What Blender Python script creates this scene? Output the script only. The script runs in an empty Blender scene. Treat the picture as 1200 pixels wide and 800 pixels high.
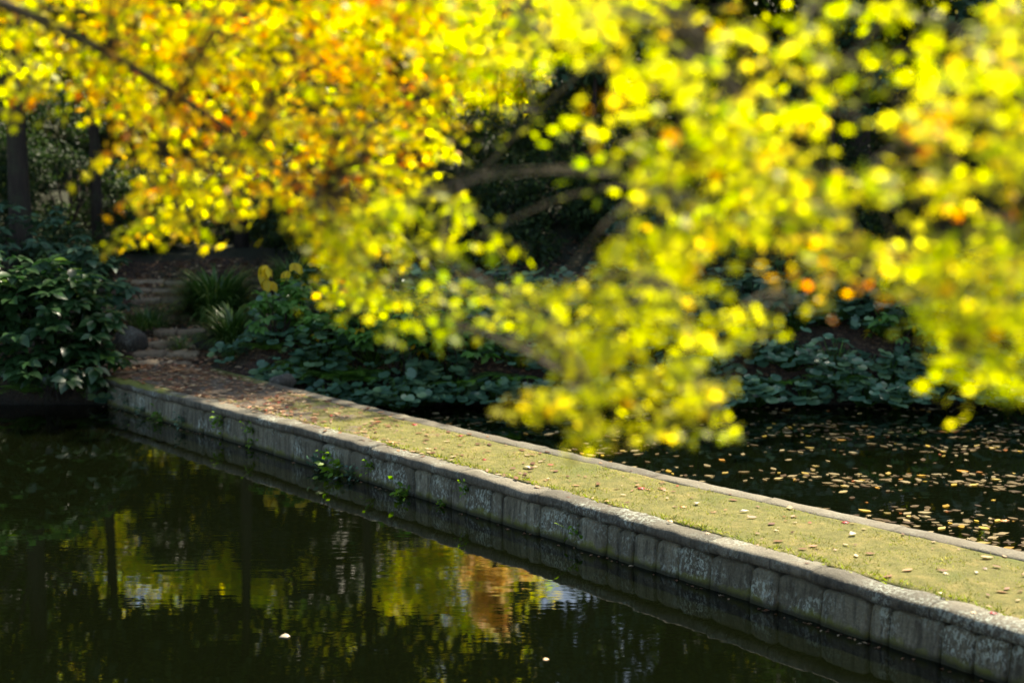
import bpy, math, random
import numpy as np
from mathutils import Vector, noise as mnoise

random.seed(7); rng = np.random.default_rng(7)
scene = bpy.context.scene
COL = scene.collection
R = math.radians

# ------------------------------------------------------------------ camera
CAM_Z = 3.2; PITCH = math.atan(230/1667); FPX = 1667.0
def ray(px, py):
    dx = (px-600)/FPX; dy = (400-py)/FPX
    c, s = math.cos(PITCH), math.sin(PITCH)
    return np.array([dx, c+dy*s, -s+dy*c])
def at_z(px, py, z):
    d = ray(px, py); t = (z-CAM_Z)/d[2]
    return np.array([d[0]*t, d[1]*t, z])
def at_y(px, py, y):
    d = ray(px, py); t = y/d[1]
    return np.array([d[0]*t, y, CAM_Z+d[2]*t])
cam = bpy.data.cameras.new('camera'); camo = bpy.data.objects.new('camera', cam); COL.objects.link(camo)
camo.location = (0, 0, CAM_Z); camo.rotation_euler = (R(90)-PITCH, 0, 0)
cam.lens = 50.0; cam.sensor_width = 36; cam.sensor_fit = 'HORIZONTAL'; cam.clip_start = .05; cam.clip_end = 400
cam.dof.use_dof = True; cam.dof.focus_distance = 11.6; cam.dof.aperture_fstop = 1.05
scene.camera = camo

# ------------------------------------------------------------------ light
SUN_EL, SUN_AZ = R(50), R(38)          # azimuth measured from +Y towards +X
w = bpy.data.worlds.new('World'); scene.world = w; w.use_nodes = True
nt = w.node_tree; bg = nt.nodes['Background']; sky = nt.nodes.new('ShaderNodeTexSky')
sky.sky_type = 'NISHITA'; sky.sun_disc = False; sky.sun_elevation = SUN_EL; sky.sun_rotation = SUN_AZ
nt.links.new(sky.outputs[0], bg.inputs[0]); bg.inputs[1].default_value = .1
sd = Vector((math.sin(SUN_AZ)*math.cos(SUN_EL), math.cos(SUN_AZ)*math.cos(SUN_EL), math.sin(SUN_EL)))
sl = bpy.data.lights.new('sun', 'SUN'); sl.energy = 5.0; sl.angle = R(.53); sl.color = (1, .93, .8)
so = bpy.data.objects.new('sun', sl); COL.objects.link(so); so.rotation_euler = (-sd).to_track_quat('-Z', 'Y').to_euler()
so.location = (0, 0, 20)
vs = scene.view_settings; vs.view_transform = 'Standard'; vs.look = 'None'; vs.gamma = 1; vs.exposure = 1.45; vs.use_white_balance = True; vs.white_balance_temperature = 7300; vs.white_balance_tint = 10
scene.render.engine = 'CYCLES'
cy = scene.cycles; cy.use_denoising = True; cy.max_bounces = 10; cy.transmission_bounces = 5; cy.diffuse_bounces = 6
cy.glossy_bounces = 3; cy.transparent_max_bounces = 4; cy.caustics_reflective = False; cy.caustics_refractive = False
cy.sample_clamp_indirect = 6

# ------------------------------------------------------------------ mesh helpers
class MB:
    def __init__(s): s.v = []; s.f = []; s.t = []; s.n = 0
    def add(s, verts, faces, tint=None):
        verts = np.asarray(verts, dtype=float).reshape(-1, 3)
        s.f.extend([tuple(int(i)+s.n for i in f) for f in faces])
        s.v.append(verts)
        s.t.append(np.tile(np.array(tint if tint is not None else (random.random(), random.random())), (len(verts), 1)))
        s.n += len(verts)
    def scatter(s, tmpl, pos, dirs, nrm, scale, tint):
        """many copies of a leaf template: local y along dirs, local z along nrm"""
        tv, tf = tmpl; pos = np.asarray(pos, float); n = len(pos)
        if n == 0: return
        d = np.asarray(dirs, float); d = d/np.linalg.norm(d, axis=1, keepdims=True)
        z = np.asarray(nrm, float); x = np.cross(d, z); x /= np.maximum(np.linalg.norm(x, axis=1, keepdims=True), 1e-6)
        z = np.cross(x, d)
        tv = np.asarray(tv, float); k = len(tv)
        sc = np.asarray(scale, float).reshape(-1, 1, 1)*np.ones((n, 1, 1))
        V = pos[:, None, :] + sc*(tv[None, :, 0:1]*x[:, None, :] + tv[None, :, 1:2]*d[:, None, :] + tv[None, :, 2:3]*z[:, None, :])
        s.v.append(V.reshape(-1, 3)); s.t.append(np.repeat(np.asarray(tint, float), k, axis=0))
        base = s.n
        for i in range(n):
            o = base+i*k
            s.f.extend([tuple(a+o for a in f) for f in tf])
        s.n += n*k
    def build(s, name, mat, parent=None, smooth=False, local=None):
        me = bpy.data.meshes.new(name)
        V = np.concatenate(s.v) if s.v else np.zeros((0, 3))
        if local is not None: V = V-np.asarray(local)
        me.vertices.add(len(V)); me.vertices.foreach_set('co', V.astype(np.float32).ravel())
        tot = np.array([len(f) for f in s.f], dtype=np.int32); loops = np.fromiter((i for f in s.f for i in f), dtype=np.int32, count=int(tot.sum()))
        me.loops.add(len(loops)); me.loops.foreach_set('vertex_index', loops)
        me.polygons.add(len(tot)); me.polygons.foreach_set('loop_start', np.concatenate([[0], np.cumsum(tot)[:-1]]).astype(np.int32))
        me.polygons.foreach_set('loop_total', tot)
        if smooth: me.polygons.foreach_set('use_smooth', np.ones(len(tot), dtype=bool))
        T = np.concatenate(s.t); a = me.attributes.new('tint', 'FLOAT_COLOR', 'POINT')
        a.data.foreach_set('color', np.concatenate([T, np.zeros((len(T), 1)), np.ones((len(T), 1))], axis=1).astype(np.float32).ravel())
        me.update(calc_edges=True); me.validate(); me.materials.append(mat)
        o = bpy.data.objects.new(name, me); COL.objects.link(o)
        if parent: o.parent = parent
        return o

def tube(mb, pts, radii, n=8, tint=None, rough=0.0):
    pts = [Vector(p) for p in pts]; rings = []; faces = []
    for i, p in enumerate(pts):
        t = (pts[min(i+1, len(pts)-1)]-pts[max(i-1, 0)]).normalized()
        a = t.cross(Vector((0.31, .95, .05))).normalized() if abs(t.y) < .9 else t.cross(Vector((1, 0, 0))).normalized()
        b = t.cross(a)
        for k in range(n):
            th = 2*math.pi*k/n
            r = radii[i]*(1+rough*(mnoise.noise(Vector((math.cos(th)*1.5, math.sin(th)*1.5, p.z*2.+p.x)))))
            rings.append(p+(a*math.cos(th)+b*math.sin(th))*r)
    for i in range(len(pts)-1):
        for k in range(n):
            k2 = (k+1) % n
            faces.append((i*n+k, i*n+k2, (i+1)*n+k2, (i+1)*n+k))
    faces.append(tuple(range(n-1, -1, -1))); faces.append(tuple((len(pts)-1)*n+k for k in range(n)))
    mb.add([tuple(v) for v in rings], faces, tint)

def bez(p0, p1, p2, n=7):
    p0, p1, p2 = map(np.array, (p0, p1, p2)); out = []
    for i in range(n+1):
        t = i/n; out.append((1-t)**2*p0+2*t*(1-t)*p1+t*t*p2)
    return out

def tag(o, label=None, cat=None, group=None, kind=None):
    if label: o['label'] = label
    if cat: o['category'] = cat
    if group: o['group'] = group
    if kind: o['kind'] = kind
    return o
def empty(name, loc=(0, 0, 0)):
    o = bpy.data.objects.new(name, None); COL.objects.link(o); o.location = tuple(loc); o.empty_display_size = .2
    return o

# ------------------------------------------------------------------ leaf templates
LEAF = ([(0, 0, 0), (-.25, .42, .07), (0, 1, -.06), (.25, .42, .07), (0, .5, 0)], [(0, 4, 1), (0, 3, 4), (4, 2, 1), (4, 3, 2)])
FLAT = ([(0, 0, 0), (-.2, .3, .01), (-.24, .55, .004), (-.1, .85, .0), (0, 1, .02), (.14, .8, .01), (.25, .5, 0), (.17, .2, .012)], [(0, 7, 6, 5, 4, 3, 2, 1)])
OVATE = ([(0, 0, 0), (-.22, .2, .05), (-.32, .45, .06), (-.2, .75, 0), (0, 1.05, -.16), (.2, .75, 0), (.32, .45, .06), (.22, .2, .05), (0, .3, 0), (0, .65, -.03)],
         [(0, 8, 2, 1), (8, 9, 3, 2), (9, 4, 3), (0, 7, 6, 8), (8, 6, 5, 9), (9, 5, 4)])
def maple():
    ang = [-128, -82, -40, 0, 40, 82, 128]; ln = [.42, .72, .95, 1.08, .95, .72, .42]
    V = [(0, 0, 0)]; n = len(ang)
    def pt(a, r): return (math.sin(R(a))*r, math.cos(R(a))*r, -.16*r*r)
    V.append(pt(-155, .16))
    for i in range(n):
        V.append(pt(ang[i]-8, ln[i]*.68)); V.append(pt(ang[i], ln[i])); V.append(pt(ang[i]+8, ln[i]*.68))
        V.append(pt((ang[i]+ang[i+1])/2, .4*min(ln[i], ln[i+1])) if i < n-1 else pt(155, .16))
    F = []
    for i in range(n):
        b = 1+4*i; F.append((0, b+4, b+3, b+2, b+1, b))
    # petiole
    k = len(V); V += [(-.025, 0, 0), (.025, 0, 0), (.02, -.75, .1), (-.02, -.75, .1)]; F.append((k, k+1, k+2, k+3))
    return V, F
MAPLE = maple()
def round_leaf():
    V = [(0, .12, -.03)]; F = []; n = 13
    for i in range(n):
        a = R(-162+324*i/(n-1)); r = .5*(1+.05*math.sin(5*a)); V.append((math.sin(a)*r*1.12, .42+math.cos(a)*r-.0, .07*math.cos(3*a)*r+.1*r))
    for i in range(1, n): F.append((0, i+1, i))
    return V, F
ROUND = round_leaf()
def blade():
    V = []; F = []
    for i in range(6):
        t = i/5; wd = .017*(1-t*t*.9); V += [(-wd, t*(1-.12*t), t*.9*(1-.85*t)), (wd, t*(1-.12*t), t*.9*(1-.85*t))]
    for i in range(5): F.append((2*i, 2*i+1, 2*i+3, 2*i+2))
    return V, F
BLADE = blade()
def frond():
    V = []; F = []; n = 13
    for i in range(n):
        t = .12+.86*i/(n-1); ln = .24*math.sin(math.pi*min(1, .18+.82*t)**.9)+.03; zc = .35*t-.55*t*t
        for sg in (-1, 1):
            k = len(V); V += [(0, t-.025, zc), (sg*ln*.55, t+.035, zc-.01), (sg*ln, t+.11, zc-.05), (sg*ln*.5, t-.02, zc-.015)]
            F.append((k, k+1, k+2, k+3) if sg < 0 else (k+3, k+2, k+1, k))
    k = len(V)
    for i in range(5):
        t = i/4; zc = .35*t-.55*t*t; V += [(-.006, t, zc), (.006, t, zc)]
    for i in range(4): F.append((k+2*i, k+2*i+1, k+2*i+3, k+2*i+2))
    return V, F
FROND = frond()

def unit(n):
    v = rng.normal(size=(n, 3)); return v/np.linalg.norm(v, axis=1, keepdims=True)
def tints(n, lo=0., hi=1.): return np.stack([rng.uniform(lo, hi, n), rng.random(n)], axis=1)

# ------------------------------------------------------------------ materials
def new_mat(name):
    m = bpy.data.materials.new(name); m.use_nodes = True; nt = m.node_tree
    return m, nt, nt.nodes['Principled BSDF'], nt.nodes['Material Output']
def ramp(nt, cols):
    r = nt.nodes.new('ShaderNodeValToRGB'); e = r.color_ramp.elements
    while len(e) > 1: e.remove(e[-1])
    e[0].position = cols[0][0]; e[0].color = (*cols[0][1], 1)
    for p, c in cols[1:]:
        x = e.new(p); x.color = (*c, 1)
    return r
def leaf_mat(name, cols, transl=.4, rough=.4, spec=.5, tcol=None, tsat=1.15):
    m, nt, bs, out = new_mat(name); L = nt.links.new
    at = nt.nodes.new('ShaderNodeAttribute'); at.attribute_name = 'tint'
    sp = nt.nodes.new('ShaderNodeSeparateColor'); L(at.outputs['Color'], sp.inputs[0])
    rp = ramp(nt, cols); L(sp.outputs[0], rp.inputs[0])
    hv = nt.nodes.new('ShaderNodeHueSaturation'); mr = nt.nodes.new('ShaderNodeMapRange')
    mr.inputs['To Min'].default_value = .7; mr.inputs['To Max'].default_value = 1.25
    L(sp.outputs[1], mr.inputs[0]); L(mr.outputs[0], hv.inputs['Value']); L(rp.outputs[0], hv.inputs['Color'])
    L(hv.outputs[0], bs.inputs['Base Color']); bs.inputs['Roughness'].default_value = rough
    bs.inputs['Specular IOR Level'].default_value = spec
    tr = nt.nodes.new('ShaderNodeBsdfTranslucent'); hs = nt.nodes.new('ShaderNodeHueSaturation')
    hs.inputs['Saturation'].default_value = tsat; hs.inputs['Value'].default_value = 1.25
    L(hv.outputs[0], hs.inputs['Color']); L(hs.outputs[0], tr.inputs[0])
    mx = nt.nodes.new('ShaderNodeMixShader'); mx.inputs[0].default_value = transl
    L(bs.outputs[0], mx.inputs[1]); L(tr.outputs[0], mx.inputs[2]); L(mx.outputs[0], out.inputs[0])
    return m
def tex_noise(nt, scale, detail=6, rough=.6, vec=None, dist=0.):
    n = nt.nodes.new('ShaderNodeTexNoise'); n.inputs['Scale'].default_value = scale; n.inputs['Detail'].default_value = detail
    n.inputs['Roughness'].default_value = rough; n.inputs['Distortion'].default_value = dist
    if vec is not None: nt.links.new(vec, n.inputs['Vector'])
    return n
def mixc(nt, fac, a, b, mode='MIX'):
    n = nt.nodes.new('ShaderNodeMix'); n.data_type = 'RGBA'; n.blend_type = mode
    L = nt.links.new
    for s, v in ((n.inputs[0], fac), (n.inputs[6], a), (n.inputs[7], b)):
        if hasattr(v, 'is_output'): L(v, s)
        elif isinstance(v, (int, float)): s.default_value = v
        else: s.default_value = (*v, 1)
    return n.outputs[2]
def mrange(nt, v, a, b, c=0., d=1.):
    n = nt.nodes.new('ShaderNodeMapRange'); nt.links.new(v, n.inputs[0])
    for i, x in enumerate((a, b, c, d)): n.inputs[i+1].default_value = x
    return n.outputs[0]
def math_n(nt, op, a, b=None):
    n = nt.nodes.new('ShaderNodeMath'); n.operation = op
    for i, v in enumerate((a, b)):
        if v is None: continue
        if hasattr(v, 'is_output'): nt.links.new(v, n.inputs[i])
        else: n.inputs[i].default_value = v
    return n.outputs[0]
def mapping(nt, vec, scale):
    n = nt.nodes.new('ShaderNodeMapping'); n.inputs['Scale'].default_value = scale; nt.links.new(vec, n.inputs[0]); return n.outputs[0]
def bump(nt, h, dist, strength=1.):
    b = nt.nodes.new('ShaderNodeBump'); b.inputs['Distance'].default_value = dist; b.inputs['Strength'].default_value = strength
    nt.links.new(h, b.inputs['Height']); return b.outputs[0]

def stone_mat(name, ca, cb, lichen=.5, moss=.4, moss_x=None, wet=True):
    m, nt, bs, out = new_mat(name); L = nt.links.new
    geo = nt.nodes.new('ShaderNodeNewGeometry'); pos = geo.outputs['Position']
    sep = nt.nodes.new('ShaderNodeSeparateXYZ'); L(pos, sep.inputs[0])
    nz = nt.nodes.new('ShaderNodeSeparateXYZ'); L(geo.outputs['Normal'], nz.inputs[0])
    oi = nt.nodes.new('ShaderNodeObjectInfo')
    n1 = tex_noise(nt, 5, 8, .65, pos); n2 = tex_noise(nt, 60, 4, .7, pos)
    streak = tex_noise(nt, 1, 5, .65, mapping(nt, pos, (26, 26, 2.2)))
    c = mixc(nt, mrange(nt, n1.outputs[0], .3, .7), ca, cb)
    c = mixc(nt, mrange(nt, oi.outputs['Random'], 0, 1, 0, .75), c, tuple(x*.5 for x in ca))
    side = mrange(nt, nz.outputs[2], .3, .7, 1, 0)
    sf = math_n(nt, 'MULTIPLY', mrange(nt, streak.outputs[0], .45, .62), math_n(nt, 'MULTIPLY', side, .75))
    c = mixc(nt, sf, c, tuple(x*.28 for x in ca))
    sp = mrange(nt, n2.outputs[0], .35, .7, .7, 1.3)
    mul = nt.nodes.new('ShaderNodeVectorMath'); mul.operation = 'SCALE'; L(c, mul.inputs[0]); L(sp, mul.inputs['Scale']); c = mul.outputs[0]
    # warm/dark large stains
    n3 = tex_noise(nt, 1.7, 4, .6, pos); c = mixc(nt, mrange(nt, n3.outputs[0], .5, .72, 0, .6), c, (.075, .06, .042))
    # lichen: pale green-white patches
    l1 = tex_noise(nt, 1.9, 4, .6, pos); l2 = tex_noise(nt, 38, 5, .75, mapping(nt, pos, (1, 1, .6)), .6)
    lf = math_n(nt, 'MULTIPLY', mrange(nt, l1.outputs[0], .47, .58), mrange(nt, l2.outputs[0], .5, .57))
    c = mixc(nt, math_n(nt, 'MULTIPLY', lf, lichen), c, (.5, .57, .47))
    if moss:
        mm = tex_noise(nt, 7, 6, .7, pos)
        low = mrange(nt, sep.outputs[2], .02, .15, .5, 0)
        if moss_x is not None:
            top = math_n(nt, 'MULTIPLY', mrange(nt, sep.outputs[0], moss_x[0], moss_x[1], 1, 0), mrange(nt, nz.outputs[2], .2, .8, .25, 1))
            low = math_n(nt, 'MAXIMUM', low, math_n(nt, 'MULTIPLY', top, .62))
        mf = mrange(nt, math_n(nt, 'ADD', mm.outputs[0], low), .78, .98)
        c = mixc(nt, math_n(nt, 'MULTIPLY', mf, moss), c, (.15, .165, .02))
    if wet:
        wt = math_n(nt, 'ADD', sep.outputs[2], math_n(nt, 'MULTIPLY', n1.outputs[0], -.05))
        c = mixc(nt, mrange(nt, wt, -.01, .03, .85, 0), c, (.01, .01, .007))
    L(c, bs.inputs['Base Color']); bs.inputs['Roughness'].default_value = .85
    h = math_n(nt, 'ADD', n1.outputs[0], math_n(nt, 'MULTIPLY', n2.outputs[0], .35))
    L(bump(nt, h, .025, .9), bs.inputs['Normal'])
    return m

M = {}
M['wall'] = stone_mat('wall_stone', (.16, .15, .095), (.38, .36, .25), lichen=.85, moss=.9)
M['coping'] = stone_mat('coping_stone', (.12, .11, .075), (.25, .225, .16), lichen=.55, moss=.95, moss_x=(-4.6, -3.0))
M['kerb'] = stone_mat('kerb_stone', (.13, .115, .075), (.21, .19, .13), lichen=.15, moss=.8, moss_x=(-3.4, -2.4))
M['step'] = stone_mat('step_stone', (.28, .2, .12), (.46, .34, .2), lichen=.1, moss=.35, wet=False)
M['rock'] = stone_mat('rock', (.04, .034, .024), (.08, .068, .046), lichen=.2, moss=.5, wet=False)
YG = [(0, (.33, .40, .015)), (.3, (.52, .52, .015)), (.62, (.74, .62, .02)), (.85, (.8, .5, .03)), (1, (.75, .22, .03))]
M['maple_near'] = leaf_mat('maple_leaf_near', [(0, (.28, .42, .012)), (.3, (.64, .73, .03)), (.68, (.9, .87, .06)), (.88, (.93, .66, .06)), (1, (.85, .27, .02))], .74, .45, .3, tsat=1.05)
M['maple_far'] = leaf_mat('maple_leaf_orange', [(0, (.42, .56, .02)), (.4, (.87, .87, .05)), (.68, (.95, .79, .05)), (.9, (.95, .48, .05)), (1, (.8, .22, .03))], .7, .42, .4, tsat=1.05)
M['holly'] = leaf_mat('holly_leaf', [(0, (.012, .035, .012)), (.7, (.03, .06, .02)), (1, (.06, .1, .02))], .3, .45, .4)
M['autumn'] = leaf_mat('autumn_leaf', [(0, (.38, .6, .01)), (.5, (.84, .86, .01)), (1, (.88, .66, .02))], .6, .5, .3)
M['autumn_orange'] = leaf_mat('autumn_orange_leaf', [(0, (.9, .8, .2)), (.6, (.95, .78, .4)), (1, (.95, .68, .5))], .6, .5, .3)
M['evergreen'] = leaf_mat('evergreen_leaf', [(0, (.015, .035, .014)), (.6, (.03, .06, .02)), (1, (.06, .1, .02))], .3, .6, .25)
M['teal'] = leaf_mat('teal_leaf', [(0, (.03, .085, .05)), (.7, (.065, .14, .075)), (1, (.11, .19, .07))], .25, .45, .4)
M['canopy'] = leaf_mat('canopy_leaf', [(0, (.018, .05, .012)), (.6, (.045, .09, .018)), (1, (.1, .16, .02))], .4, .5, .3)
M['round'] = leaf_mat('round_leaf', [(0, (.045, .12, .07)), (.7, (.1, .21, .12)), (1, (.17, .28, .12))], .2, .28, .6)
M['shrub'] = leaf_mat('shrub_leaf', [(0, (.06, .17, .035)), (.8, (.14, .32, .065)), (.9, (.14, .22, .03)), (.93, (.7, .52, .02)), (1, (.7, .45, .02))], .45, .45, .4)
M['shrub_dark'] = leaf_mat('shrub_dark_leaf', [(0, (.018, .055, .018)), (.85, (.04, .1, .03)), (1, (.1, .2, .02))], .3, .35, .5)
M['fern'] = leaf_mat('fern_leaf', [(0, (.07, .17, .035)), (1, (.16, .32, .06))], .4, .5, .3)
M['sprig'] = leaf_mat('sprig_leaf', [(0, (.08, .2, .02)), (1, (.22, .38, .03))], .45, .5, .3)
M['yellow'] = leaf_mat('yellow_leaf', [(0, (.65, .5, .02)), (.8, (.8, .6, .03)), (1, (.2, .3, .04))], .5, .4, .4)
M['liriope'] = leaf_mat('liriope_blade', [(0, (.035, .09, .02)), (.8, (.09, .18, .04)), (1, (.26, .34, .1))], .3, .35, .5)
M['grass'] = leaf_mat('grass_blade', [(0, (.17, .19, .035)), (.45, (.33, .31, .07)), (.75, (.26, .36, .03)), (1, (.5, .42, .14))], .35, .6, .2)
M['litter'] = leaf_mat('litter_leaf', [(0, (.12, .055, .03)), (.4, (.26, .12, .06)), (.7, (.4, .23, .12)), (.88, (.6, .45, .27)), (.965, (.6, .45, .27)), (.97, (.35, .03, .03)), (1, (.4, .06, .04))], .2, .5, .4)
M['pale'] = leaf_mat('pale_dead_leaf', [(0, (.07, .045, .025)), (.5, (.19, .14, .065)), (.85, (.45, .37, .2)), (.93, (.6, .42, .06)), (1, (.4, .12, .04))], .2, .3, .5)

def bark(name, ca, cb, sc=1.):
    m, nt, bs, out = new_mat(name); L = nt.links.new
    tc = nt.nodes.new('ShaderNodeTexCoord'); v = mapping(nt, tc.outputs['Object'], (14*sc, 14*sc, 2.5*sc))
    n = tex_noise(nt, 1, 8, .7, v, .5); c = mixc(nt, mrange(nt, n.outputs[0], .3, .7), ca, cb)
    n2 = tex_noise(nt, 2.5, 4, .6, tc.outputs['Object']); c = mixc(nt, mrange(nt, n2.outputs[0], .5, .7, 0, .5), c, (.05, .07, .03))
    L(c, bs.inputs['Base Color']); bs.inputs['Roughness'].default_value = .9; L(bump(nt, n.outputs[0], .03), bs.inputs['Normal'])
    return m
M['bark'] = bark('bark', (.015, .011, .008), (.045, .034, .025))
M['maple_bark'] = bark('maple_bark', (.05, .04, .03), (.13, .11, .085))
M['pole'] = bark('pole_wood', (.09, .07, .05), (.17, .14, .1))
M['fence'] = bark('fence_wood', (.06, .045, .032), (.14, .11, .08))

def ground_mat():
    m, nt, bs, out = new_mat('leaf_litter_ground'); L = nt.links.new
    geo = nt.nodes.new('ShaderNodeNewGeometry'); pos = geo.outputs['Position']; sep = nt.nodes.new('ShaderNodeSeparateXYZ'); L(pos, sep.inputs[0])
    n1 = tex_noise(nt, 1.2, 8, .65, pos); n2 = tex_noise(nt, 25, 6, .7, pos)
    vo = nt.nodes.new('ShaderNodeTexVoronoi'); vo.inputs['Scale'].default_value = 22; L(pos, vo.inputs['Vector'])
    sc = nt.nodes.new('ShaderNodeSeparateColor'); L(vo.outputs['Color'], sc.inputs[0])
    lit = ramp(nt, [(0, (.04, .022, .013)), (.5, (.1, .05, .026)), (.8, (.17, .09, .045)), (1, (.3, .19, .1))]); L(sc.outputs[0], lit.inputs[0])
    c = mixc(nt, mrange(nt, n2.outputs[0], .4, .6, .1, .8), (.03, .02, .013), lit.outputs[0])
    c = mixc(nt, mrange(nt, n1.outputs[0], .5, .66, 0, .6), c, (.03, .04, .014))
    c = mixc(nt, mrange(nt, sep.outputs[2], .0, .36, 1, 0), c, (.016, .014, .008))  # dark mud low on the bank, with the undercut's shade painted into its colour
    c = mixc(nt, mrange(nt, sep.outputs[2], -.6, -.15, 0, 1), c, mixc(nt, mrange(nt, sep.outputs[2], -.06, -.03, 1, 0), c, (.2, .15, .04)))
    n5 = tex_noise(nt, .5, 6, .6, pos); up = math_n(nt, 'ADD', mrange(nt, sep.outputs[2], 1.05, 1.7, -.3, .5), n5.outputs[0])
    c = mixc(nt, mrange(nt, up, .38, .52, 0, .92), c, (.02, .028, .01))  # upper slope: woodland shade painted in as a darker ground colour
    L(c, bs.inputs['Base Color']); bs.inputs['Roughness'].default_value = .95
    L(bump(nt, math_n(nt, 'ADD', n2.outputs[0], vo.outputs['Distance']), .03), bs.inputs['Normal'])
    return m
M['ground'] = ground_mat()
def path_mat():
    m, nt, bs, out = new_mat('mossy_path'); L = nt.links.new
    geo = nt.nodes.new('ShaderNodeNewGeometry'); pos = geo.outputs['Position']; sep = nt.nodes.new('ShaderNodeSeparateXYZ'); L(pos, sep.inputs[0])
    n1 = tex_noise(nt, 2.2, 8, .65, pos); n2 = tex_noise(nt, 45, 6, .75, pos); n3 = tex_noise(nt, 9, 6, .7, pos)
    dirt = mixc(nt, mrange(nt, n2.outputs[0], .35, .65), (.085, .062, .04), (.2, .16, .11))
    moss = mixc(nt, mrange(nt, n3.outputs[0], .35, .65), (.125, .12, .026), (.22, .2, .05))
    moss = mixc(nt, mrange(nt, n2.outputs[0], .5, .7, 0, .7), moss, (.09, .12, .02))
    g = math_n(nt, 'ADD', mrange(nt, sep.outputs[0], -3.6, -.6, -.25, .32), n1.outputs[0])
    n4 = tex_noise(nt, 1.1, 5, .6, pos); n6 = tex_noise(nt, 4.5, 6, .7, pos)
    moss = mixc(nt, mrange(nt, n6.outputs[0], .5, .68, 0, .75), moss, (.28, .22, .07)); moss = mixc(nt, mrange(nt, n4.outputs[0], .52, .66, 0, .7), moss, (.1, .13, .02))
    g = math_n(nt, 'ADD', g, mrange(nt, n6.outputs[0], .3, .7, .22, -.22))
    c = mixc(nt, mrange(nt, g, .45, .6), dirt, moss)
    L(c, bs.inputs['Base Color']); bs.inputs['Roughness'].default_value = .95
    L(bump(nt, math_n(nt, 'ADD', n2.outputs[0], n3.outputs[0]), .02), bs.inputs['Normal'])
    return m
M['path'] = path_mat()
def water_mat():
    m, nt, bs, out = new_mat('pond_water'); L = nt.links.new
    geo = nt.nodes.new('ShaderNodeNewGeometry'); pos = geo.outputs['Position']
    n1 = tex_noise(nt, 1, 2, .5, mapping(nt, pos, (1.6, 6, 1)), .3)
    n2 = tex_noise(nt, 1, 2, .5, mapping(nt, pos, (5, 15, 1)), .2)
    amp = tex_noise(nt, .35, 2, .5, pos)
    h = math_n(nt, 'ADD', n1.outputs[0], math_n(nt, 'MULTIPLY', n2.outputs[0], .3))
    h = math_n(nt, 'MULTIPLY', h, mrange(nt, amp.outputs[0], .35, .65, .5, 1.2))
    nb = bump(nt, h, .0007)
    gl = nt.nodes.new('ShaderNodeBsdfGlossy'); gl.inputs['Roughness'].default_value = .015; L(nb, gl.inputs['Normal'])
    tn = nt.nodes.new('ShaderNodeBsdfRefraction'); tn.inputs['IOR'].default_value = 1.33; tn.inputs['Roughness'].default_value = 0
    tn.inputs['Color'].default_value = (.28, .3, .12, 1); L(nb, tn.inputs['Normal'])
    # murky body
    df = nt.nodes.new('ShaderNodeBsdfDiffuse'); df.inputs['Color'].default_value = (.004, .006, .002, 1)
    m1 = nt.nodes.new('ShaderNodeMixShader'); m1.inputs[0].default_value = .55; L(tn.outputs[0], m1.inputs[1]); L(df.outputs[0], m1.inputs[2])
    fr = nt.nodes.new('ShaderNodeFresnel'); fr.inputs['IOR'].default_value = 2.15; L(nb, fr.inputs['Normal'])
    m2 = nt.nodes.new('ShaderNodeMixShader'); L(fr.outputs[0], m2.inputs[0]); L(m1.outputs[0], m2.inputs[1]); L(gl.outputs[0], m2.inputs[2])
    L(m2.outputs[0], out.inputs[0])
    return m
M['water'] = water_mat()

# ------------------------------------------------------------------ terrain
PATH_Z = .36
STEPS = []   # (x0, x1, y, z)
for (xa, xb, yy, z) in ((134, 220, 423, .43), (155, 229, 412, .50), (170, 239, 402, .57), (200, 236, 386, .66), (178, 238, 368, .76), (172, 217, 349, .86), (150, 205, 338, .93), (153, 216, 329, 1.0)):
    p = at_z(xa, yy, z); q = at_z(xb, yy, z); STEPS.append((p[0], q[0], p[1], z))
def prof(y):
    return float(np.interp(y, [-20, 3.5, 6.6, 7.2, 17.2, 17.45, 17.8, 18.3, 23.3, 26.5, 30, 33, 40, 60, 90],
                           [1.6, 1.55, .1, -.9, -.9, .12, .3, .40, .98, 1.42, 2.15, 2.65, 3.1, 6.5, 12]))
def ground(x, y):
    z = prof(y)
    if 6 < y < 12: z = max(z, -.9+.78*math.exp(-((x+3.2)/1.7)**2-((y-8.)/1.5)**2)+.03*mnoise.noise(Vector((x*2, y*2, 0))))
    if abs(x) > 22:
        k = min(1, (abs(x)-22)/4); z = max(z, z*(1-k)+max(z, 1.2)*k)
    if y > 17.7:
        n = mnoise.noise(Vector((x*.5, y*.5, 0)))*.12*min(1, (y-17.7)/2)
        inside = max(0, 1-max(0, abs(x+5.-(y-18)*.03)-.75)/.5)
        z2 = z+n+.42*min(1, max(0, x+3.7)/.5)*min(1, max(0, y-17.6)/.9)
        if inside > 0 and y < 23.6:
            zs = PATH_Z+.01
            for (_, _, sy, sz) in STEPS:
                if y > sy+.04: zs = sz-.015
            z2 = z2*(1-inside)+zs*inside
        z = z2
    return z
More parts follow.
